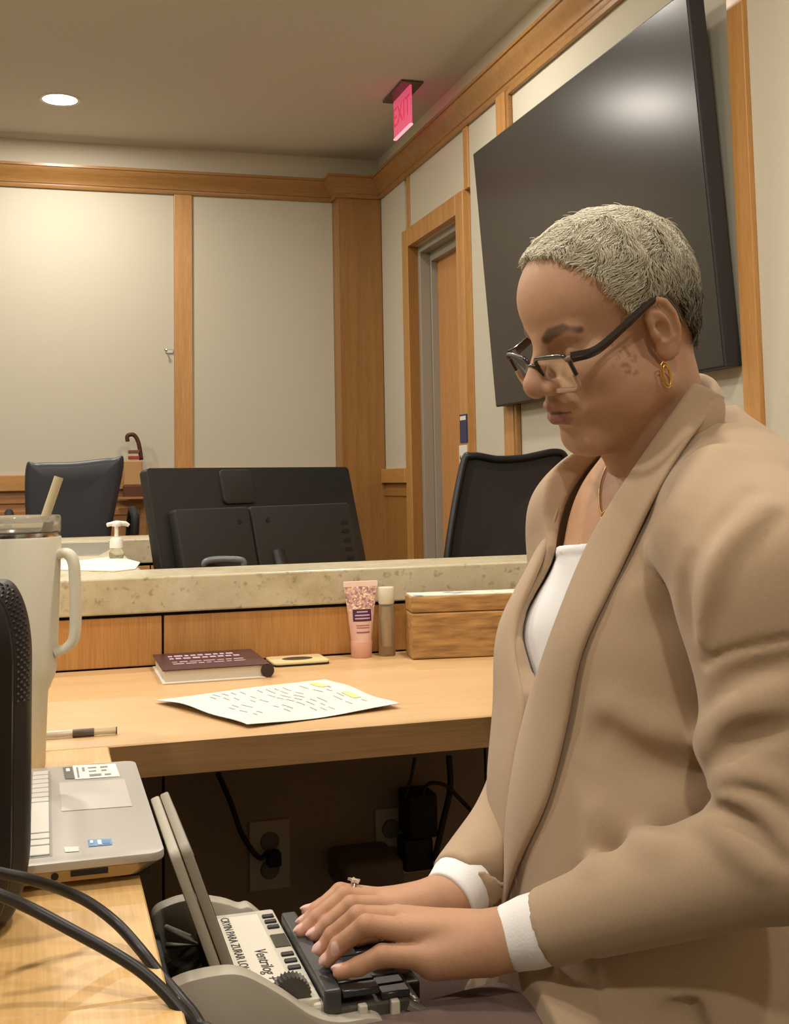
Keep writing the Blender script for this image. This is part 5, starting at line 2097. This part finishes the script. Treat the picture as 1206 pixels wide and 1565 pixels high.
# cuffs
def cuff(a, b, ra, rb, name_label):
    ax = unit(b - a)
    u = unit(np.cross(ax, [0.1, .2, .9]))
    v = np.cross(ax, u)
    V, F, n = [], [], 40
    prof_ = [(-.1, ra - .004), (0.0, ra - .001), (.03, ra + .0005), (.15, ra + .001), (.5, (ra + rb) / 2 + .0015), (.9, rb), (1.0, rb - .002), (1.0, rb - .005), (.0, ra - .005)]
    for t, r in prof_:
        for k in range(n):
            g = 2 * math.pi * k / n
            w_ = 1 + .012 * math.sin(3 * g + 3 * t) + .006 * math.sin(5 * g - 2 * t)
            V.append(a + (b - a) * max(t, 0) + (u * math.cos(g) + v * math.sin(g)) * r * w_)
    for i in range(len(prof_) - 1):
        for k in range(n):
            F.append((i * n + k, i * n + (k + 1) % n, (i + 1) * n + (k + 1) % n, (i + 1) * n + k))
    return worn('shirt_cuff', V, np.array(F), bpy.data.materials['cuff_cotton'], name_label)


mat('cuff_cotton', '#e6e4e2', .8, bump=.15, bscale=500)
cuff(LWR + (LEL - LWR) * -.005, LWR + (LEL - LWR) * .150, .0260, .0290, 'white turned-back cuff, near hand')
cuff(RWR + (REL - RWR) * .0, RWR + (REL - RWR) * .17, .0275, .0315, 'white turned-back cuff, far hand')

# ------------------------------------------------------------------ trousers and shoes
FOOTL = np.array([KNEEL[0] + .05, KNEEL[1] + .02, .09])
FOOTR = np.array([KNEER[0] + .10, KNEER[1] + .02, .09])


def trousers(P):
    d = s_cone(P, HIPL, KNEEL, .100, .064)
    d = smin(d, s_cone(P, HIPR, KNEER, .100, .064), .02)
    d = smin(d, s_cone(P, KNEEL, FOOTL, .062, .042), .02)
    d = smin(d, s_cone(P, KNEER, FOOTR, .062, .042), .02)
    d = smin(d, s_cone(P, HIPL, HIPR, .11, .11), .04)
    return np.maximum(d, .075 - P[:, 2])


al = np.array([HIPL, HIPR, KNEEL, KNEER, FOOTL, FOOTR])
V, F = surface(trousers, al.min(0) - .13, al.max(0) + .13, .007)
worn('trousers', V, F, mat('trouser_cloth', '#6b5951', .85, noise=.05, nscale=600, bump=.15, bscale=900), 'dark brown trousers')
for ft in (FOOTL, FOOTR):
    sh = MB()
    fd_ = unit([TB[0, 0], TB[1, 0], 0])
    def shoe(P, ft=ft):
        a = np.array([ft[0], ft[1], .045])
        d = s_cone(P, a - fd_ * .03, a + fd_ * .15, .042, .032)
        d = smin(d, s_cone(P, a, np.array([ft[0], ft[1], .10]), .042, .044), .02)
        return np.maximum(d, .002 - P[:, 2])
    V, F = surface(shoe, np.array([ft[0] - .25, ft[1] - .25, -.02]), np.array([ft[0] + .25, ft[1] + .25, .17]), .007)
    worn('shoe', V, F, M['blackm'])

# ------------------------------------------------------------------ the swivel chair she sits on
hm_ = (HIPL + HIPR) / 2
sf = unit([TB[0, 0], TB[1, 0], 0])
sl = np.array([-sf[1], sf[0], 0])
Rs_ = basis(sf, sl, (0, 0, 1))
zs_t = hm_[2] - .118
sc0 = np.array([hm_[0], hm_[1], 0]) - sf * .02
sw = thing('swivel_chair', 'black swivel chair under the person in the tan cardigan', 'chair', (sc0[0], sc0[1], 0))
MB().prism(rrect(.46, .48, .09), sc0 + [0, 0, zs_t - .04], Rs_, .038, bev=.018).build('seat', M['blackm'], sw, smooth=True, angle=50)
bk_ = sc0 - sf * .245 + np.array([0, 0, zs_t + .32])
MB().prism(rrect(.44, .34, .07), bk_, basis(sl, unit(np.array([0, 0, 1]) - sf * .12), unit(sf + np.array([0, 0, .12]))), .022, bev=.014).build('backrest', M['blackm'], sw, smooth=True, angle=50)
MB().tube([bk_ - sf * .02, sc0 - sf * .27 + [0, 0, zs_t - .02], sc0 - sf * .05 + [0, 0, zs_t - .09]], .02, 10).build('back_support', M['black'], sw, smooth=True)
chair_base(sw, sc0[0], sc0[1], zs_t - .05, .3)

# ------------------------------------------------------------------ hair
def hairline(Q):
    """positive inside the hair region (mm, head frame)"""
    x, y, z = Q[:, 0], np.abs(Q[:, 1]), Q[:, 2]
    # lower limit of the hair as a function of x along the side of the head
    xs_ = np.array([-110, -92, -80, -66, -50, -34, -20, -8, 4, 16, 26, 36, 46, 58, 70, 84, 110])
    zs_ = np.array([-40, -40, -36, -28, -12, 18, 38, 42, 26, 20, 36, 54, 70, 86, 100, 108, 112])
    lim = np.interp(x, xs_, zs_)
    ctr = np.interp(x, [40, 70, 90], [0, 0, 0])
    return z - lim + ctr


hs_fn = lambda Q: head_sdf(Q) - 4.0


def hair_cap(Q):
    d = head_sdf(Q) - (3.2 + 1.0 * np.sin(Q[:, 0] * .31 + 1.7 * np.sin(Q[:, 2] * .2)) * np.sin(Q[:, 2] * .27 + Q[:, 1] * .22))
    return smax(d, -(hairline(Q) - 2) * .6, 4)


V, F = surface(hair_cap, (-112, -84, -50), (104, 84, 145), 2.2)
V = relax(V, F, 1, .5)
hp = from_head(V)


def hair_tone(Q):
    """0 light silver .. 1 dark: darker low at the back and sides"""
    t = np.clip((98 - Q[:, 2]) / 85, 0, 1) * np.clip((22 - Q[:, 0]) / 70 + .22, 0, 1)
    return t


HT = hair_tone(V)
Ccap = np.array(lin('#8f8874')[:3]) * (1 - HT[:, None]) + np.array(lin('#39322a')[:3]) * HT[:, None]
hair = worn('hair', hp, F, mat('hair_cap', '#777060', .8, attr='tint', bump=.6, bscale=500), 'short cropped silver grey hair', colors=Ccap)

# strands
nS = 15000
rs = np.random.default_rng(11)
okv = np.nonzero(head_sdf(V) > 1.5)[0]
sel = rs.choice(okv, nS * 2)
Q0 = V[sel] + rs.normal(0, 1.2, (nS * 2, 3))
Q0 = Q0[hairline(Q0) > -1.5 + rs.normal(0, 2.0, len(Q0)) + 2][:nS]
nS = len(Q0)
crown = np.array([-58, 12, 112.0])
steps = 7
WK = rs.normal(0, .11, (3, 14))
WP = rs.uniform(0, 6.28, 14)
steplen = rs.uniform(1.6, 3.4, nS) * np.where(Q0[:, 0] > 35, .72, 1.0) * np.clip(.55 + hairline(Q0) / 40, .55, 1)
ph = rs.uniform(0, 6.28, nS)
Pq = [Q0]
q_ = Q0.copy()
hfield = head_sdf
low = np.clip(hfield(q_), -3, 3)
for s_i in range(steps - 1):
    n_ = grad(hfield, q_, .6)
    dv = q_ - crown
    dv[:, 2] -= 10
    # forward over the top, downwards on the sides and back
    flow = dv / np.linalg.norm(dv, axis=1)[:, None]
    side_w = np.clip((75 - q_[:, 2]) / 60, 0, 1)[:, None]
    flow = flow * (1 - .7 * side_w) + np.array([.18, 0, -1.0]) * .7 * side_w
    wv = np.clip(np.sin(q_ @ WK + WP).sum(1) / 2.2, -1.3, 1.3)
    bino = np.cross(n_, flow)
    flow = flow + bino * (.75 * wv + .45 * np.sin(ph + s_i * .9))[:, None]
    flow -= n_ * (flow * n_).sum(1)[:, None]
    flow /= np.maximum(np.linalg.norm(flow, axis=1)[:, None], 1e-6)
    q_ = q_ + flow * steplen[:, None] + rs.normal(0, .25, q_.shape)
    tgt = 3.6 + 3.0 * np.sin(math.pi * (s_i + 1) / steps) + 1.6 * np.sin(ph * 3) * (s_i / steps) + 1.2 * wv
    tgt = np.maximum(tgt, 1.2)
    dd = hfield(q_)
    q_ = q_ + n_ * (tgt - dd)[:, None] * .8
    Pq.append(q_.copy())
Pq = np.stack(Pq, 1)                      # n, steps, 3
frizz = rs.random(nS) < .012
Pq[frizz] += (np.arange(steps) / steps)[None, :, None] ** 2 * grad(hfield, Pq[frizz][:, -1], .6)[:, None, :] * rs.uniform(3, 9, frizz.sum())[:, None, None]
W = from_head(Pq.reshape(-1, 3)).reshape(Pq.shape)
T = np.gradient(W, axis=1)
T /= np.linalg.norm(T, axis=2)[..., None] + 1e-12
U = np.cross(T, np.array([.3, .5, .81]))
U /= np.linalg.norm(U, axis=2)[..., None] + 1e-12
B = np.cross(T, U)
rad = (.00042 * (1 - .55 * np.linspace(0, 1, steps)))[None, :, None]
ring_ = np.stack([W + rad * (U * math.cos(a) + B * math.sin(a)) for a in (0, 2.094, 4.189)], 2)    # n, steps, 3, 3
SV = ring_.reshape(-1, 3)
base = (np.arange(nS)[:, None] * steps + np.arange(steps - 1)[None]).reshape(-1) * 3
SF = np.concatenate([np.stack([base + k, base + (k + 1) % 3, base + 3 + (k + 1) % 3, base + 3 + k], 1) for k in range(3)])
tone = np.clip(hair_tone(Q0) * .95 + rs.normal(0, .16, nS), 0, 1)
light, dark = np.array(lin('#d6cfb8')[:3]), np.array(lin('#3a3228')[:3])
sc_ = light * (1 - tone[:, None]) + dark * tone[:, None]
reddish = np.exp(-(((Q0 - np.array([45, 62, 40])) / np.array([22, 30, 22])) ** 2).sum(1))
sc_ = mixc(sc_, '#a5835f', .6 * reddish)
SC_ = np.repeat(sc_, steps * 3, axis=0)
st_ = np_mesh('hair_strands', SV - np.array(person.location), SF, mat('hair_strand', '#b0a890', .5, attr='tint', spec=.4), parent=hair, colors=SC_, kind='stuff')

# ------------------------------------------------------------------ eyeglasses
eg = thing('eyeglasses', 'dark framed eyeglasses with clear lower rims worn by the person', 'eyeglasses', from_head((90, 0, 0)))
dark_f = mat('frame_dark', '#2b2523', .25, coat=.5)
clear_f = mat('frame_clear', '#c9a78e', .15, trans=.3, ior=1.4, coat=.3)
lensm, nt, bs = new_mat('lens_glass')
for nd in list(nt.nodes):
    if nd.type == 'BSDF_PRINCIPLED':
        nt.nodes.remove(nd)
tr_n = nt.nodes.new('ShaderNodeBsdfTransparent')
gl_n = nt.nodes.new('ShaderNodeBsdfGlossy')
gl_n.inputs['Roughness'].default_value = .10
mxs = nt.nodes.new('ShaderNodeMixShader')
mxs.inputs[0].default_value = .13
nt.links.new(tr_n.outputs[0], mxs.inputs[1])
nt.links.new(gl_n.outputs[0], mxs.inputs[2])
nt.links.new(mxs.outputs[0], nt.nodes['Material Output'].inputs[0])
GT = math.radians(14)                       # tilt of the front
gx = np.array([0, 1, 0])
gz = np.array([math.sin(GT), 0, math.cos(GT)])
gn = np.cross(gx, gz)                       # forward
GC = np.array([103.0, 0, -9.0])


def gp(y, z, d=0.0):
    wrap = -.0022 * y * y
    return from_head(GC + gx * y + gz * z + gn * (d + wrap))


for sd, nm in ((1, 'near'), (-1, 'far')):
    ol = rrect(50, 38, 9, 6)
    # lens outline a little wider at the top
    ol = [(x * (1 + .004 * z), z) for x, z in ol]
    cyy_ = 33.5 * sd
    lens = MB()
    n = len(ol)
    V = [gp(cyy_ + x, z, .3) for x, z in ol] + [gp(cyy_ + x, z, -1.0) for x, z in ol]
    lens.add(V, [tuple(range(n)), tuple(range(n, 2 * n))[::-1]] + [(i, (i + 1) % n, n + (i + 1) % n, n + i) for i in range(n)])
    lens.build('lens', lensm, eg)
    for part_, mm_, cond in (('upper_rim', dark_f, lambda z: z > -2), ('lower_rim', clear_f, lambda z: z <= 2)):
        run = [p for p in ol]
        idx = [i for i in range(n) if cond(run[i][1])]
        # contiguous run
        start = next(i for i in idx if (i - 1) % n not in idx)
        chain = []
        i = start
        while i % n in idx and len(chain) < len(idx):
            chain.append(run[i % n])
            i += 1
        if part_ == 'lower_rim':
            chain = [(chain[0][0], -2)] + chain + [(chain[-1][0], -2)]
        else:
            chain = [(chain[0][0], -3)] + chain + [(chain[-1][0], -3)]
        C3 = np.array([gp(cyy_ + x, z, 0) for x, z in chain])
        MB().tube(C3, .0023 if part_ == 'upper_rim' else .0025, 8).build(part_, mm_, eg, smooth=True, angle=60)
    # temple arm
    h0 = gp(62 * sd, 15, -2)
    arm = [h0, from_head((76, 75 * sd, 9)), from_head((40, 77 * sd, 22)), from_head((2, 77 * sd, 36)), from_head((-10, 76 * sd, 36)), from_head((-20, 75 * sd, 22)), from_head((-24, 74 * sd, 6))]
    A_ = spline(arm, 48)
    V, F, n8 = [], [], 8
    for i, p in enumerate(A_):
        t = unit(A_[min(i + 1, len(A_) - 1)] - A_[max(i - 1, 0)])
        o_ = unit(HB[:, 1] * sd - t * ((HB[:, 1] * sd) @ t))
        u_ = np.cross(t, o_)
        wd = .0048 - .0020 * min(1, i / (len(A_) * .6))
        for k in range(n8):
            a = 2 * math.pi * (k + .5) / n8
            V.append(p + o_ * .0016 * math.cos(a) * 1.2 + u_ * wd * math.sin(a) * 1.1)
    for i in range(len(A_) - 1):
        for k in range(n8):
            F.append((i * n8 + k, i * n8 + (k + 1) % n8, (i + 1) * n8 + (k + 1) % n8, (i + 1) * n8 + k))
    F += [tuple(range(n8))[::-1], tuple((len(A_) - 1) * n8 + k for k in range(n8))]
    MB().add(V, F).build('temple_arm', dark_f, eg, smooth=True, angle=60)
    hb_ = MB()
    hb_.tube([gp(57 * sd, 15, 1), h0], .0028, 8)
    hb_.build('hinge', mat('hinge_' + nm, '#8a7a68', .3, .6), eg, smooth=True, angle=60)
br2 = spline([gp(9, 8, 0), gp(4, 11, 2), gp(-4, 11, 2), gp(-9, 8, 0)], 14)
MB().tube(br2, .0024, 8).build('bridge', dark_f, eg, smooth=True)

# ------------------------------------------------------------------ jewellery
ec = from_head(EAR_C + np.array([10, 2.0, -45]))
er = thing('earring', 'gold double oval hoop earring below the near ear', 'earring', ec)
for k, (rx, rz, dy) in enumerate(((.0062, .0125, 0), (.0044, .0098, .0022))):
    P = [ec + HB[:, 0] * (rx * math.cos(a) + dy * .3) + HB[:, 2] * rz * math.sin(a) + HB[:, 1] * (dy + .0015 * math.cos(a)) for a in np.linspace(0, 2 * math.pi, 25)[:-1]]
    MB().tube(P, .0009, 8, closed=True).build('hoop', M['gold'], er, smooth=True)
npx = spline([(938, 690), (926, 715), (917, 745), (917, 775), (921, 786)], 40)
P = cast(skin_torso, npx, off=.0015)
nk = thing('necklace', 'thin gold chain necklace with a small ring pendant', 'necklace', P[-1])
MB().tube(P, .0009, 6).build('chain', M['gold'], nk, smooth=True)
pc = cast(skin_torso, [(925, 789)], off=.002)[0]
nn_ = grad(skin_torso, pc[None])[0]
u_ = unit(np.cross(nn_, [0, 0, 1]))
v_ = np.cross(nn_, u_)
MB().tube([pc + (u_ * math.cos(a) + v_ * math.sin(a)) * .0055 for a in np.linspace(0, 2 * math.pi, 25)[:-1]], .0009, 8, closed=True).build('pendant', M['gold'], nk, smooth=True)
rc = RF[2][1] * .72 + RF[2][0] * .28
ax_ = unit(RF[2][1] - RF[2][0])
u_ = unit(np.cross(ax_, UPV))
v_ = np.cross(u_, ax_)
rg_ = thing('finger_ring', 'silver ring with a star shaped stone on the far hand', 'ring', rc)
MB().tube([rc + (u_ * math.cos(a) + v_ * math.sin(a)) * .0108 for a in np.linspace(0, 2 * math.pi, 29)[:-1]], .0013, 8, closed=True).build('band', M['chrome'], rg_, smooth=True)
stn = []
for k in range(10):
    a = math.pi * k / 5
    r = .0062 if k % 2 == 0 else .0026
    stn.append((r * math.cos(a), r * math.sin(a)))
MB().prism(stn, rc + v_ * .0128, basis(u_, ax_, v_), .0012).build('star_stone', mat('ring_stone', '#e6dfcf', .15, .6), rg_)

# ------------------------------------------------------------------ pieces that sit on a part become its sub-parts


def sub_parts(root_name, child, par):
    for root in [o for o in bpy.data.objects if o.parent is None and o.name.split('.')[0] == root_name]:
        ps = [c for c in root.children if c.name.split('.')[0] == par]
        if ps:
            for c in [c for c in root.children if c.name.split('.')[0] == child]:
                c.parent = ps[0]


for a_ in (('laptop', 'key', 'keyboard_well'), ('laptop', 'display', 'screen_lid'), ('laptop', 'trackpad', 'deck'), ('laptop', 'sticker_print', 'asset_sticker'),
           ('laptop', 'sticker_mark', 'processor_sticker'), ('laptop', 'rubber_foot', 'underside'), ('monitor', 'vent_slot', 'rear_casing'), ('monitor', 'screw', 'rear_casing'),
           ('stenotype', 'display', 'screen_front'), ('stenotype', 'lettering', 'name_label'), ('lotion_tube', 'label_print', 'label'),
           ('door_1', 'sign_print', 'sign_plate'), ('door_1', 'lock_button', 'lock_plate'), ('exit_sign', 'lettering', 'panel'), ('finger_ring', 'star_stone', 'band'),
           ('coaster', 'oval_print', 'top'), ('wooden_box', 'lid_print', 'lid'), ('wall_socket', 'receptacle', 'plate'), ('stenotype', 'button', 'control_deck'), ('stenotype', 'lcd', 'control_deck')):
    sub_parts(*a_)
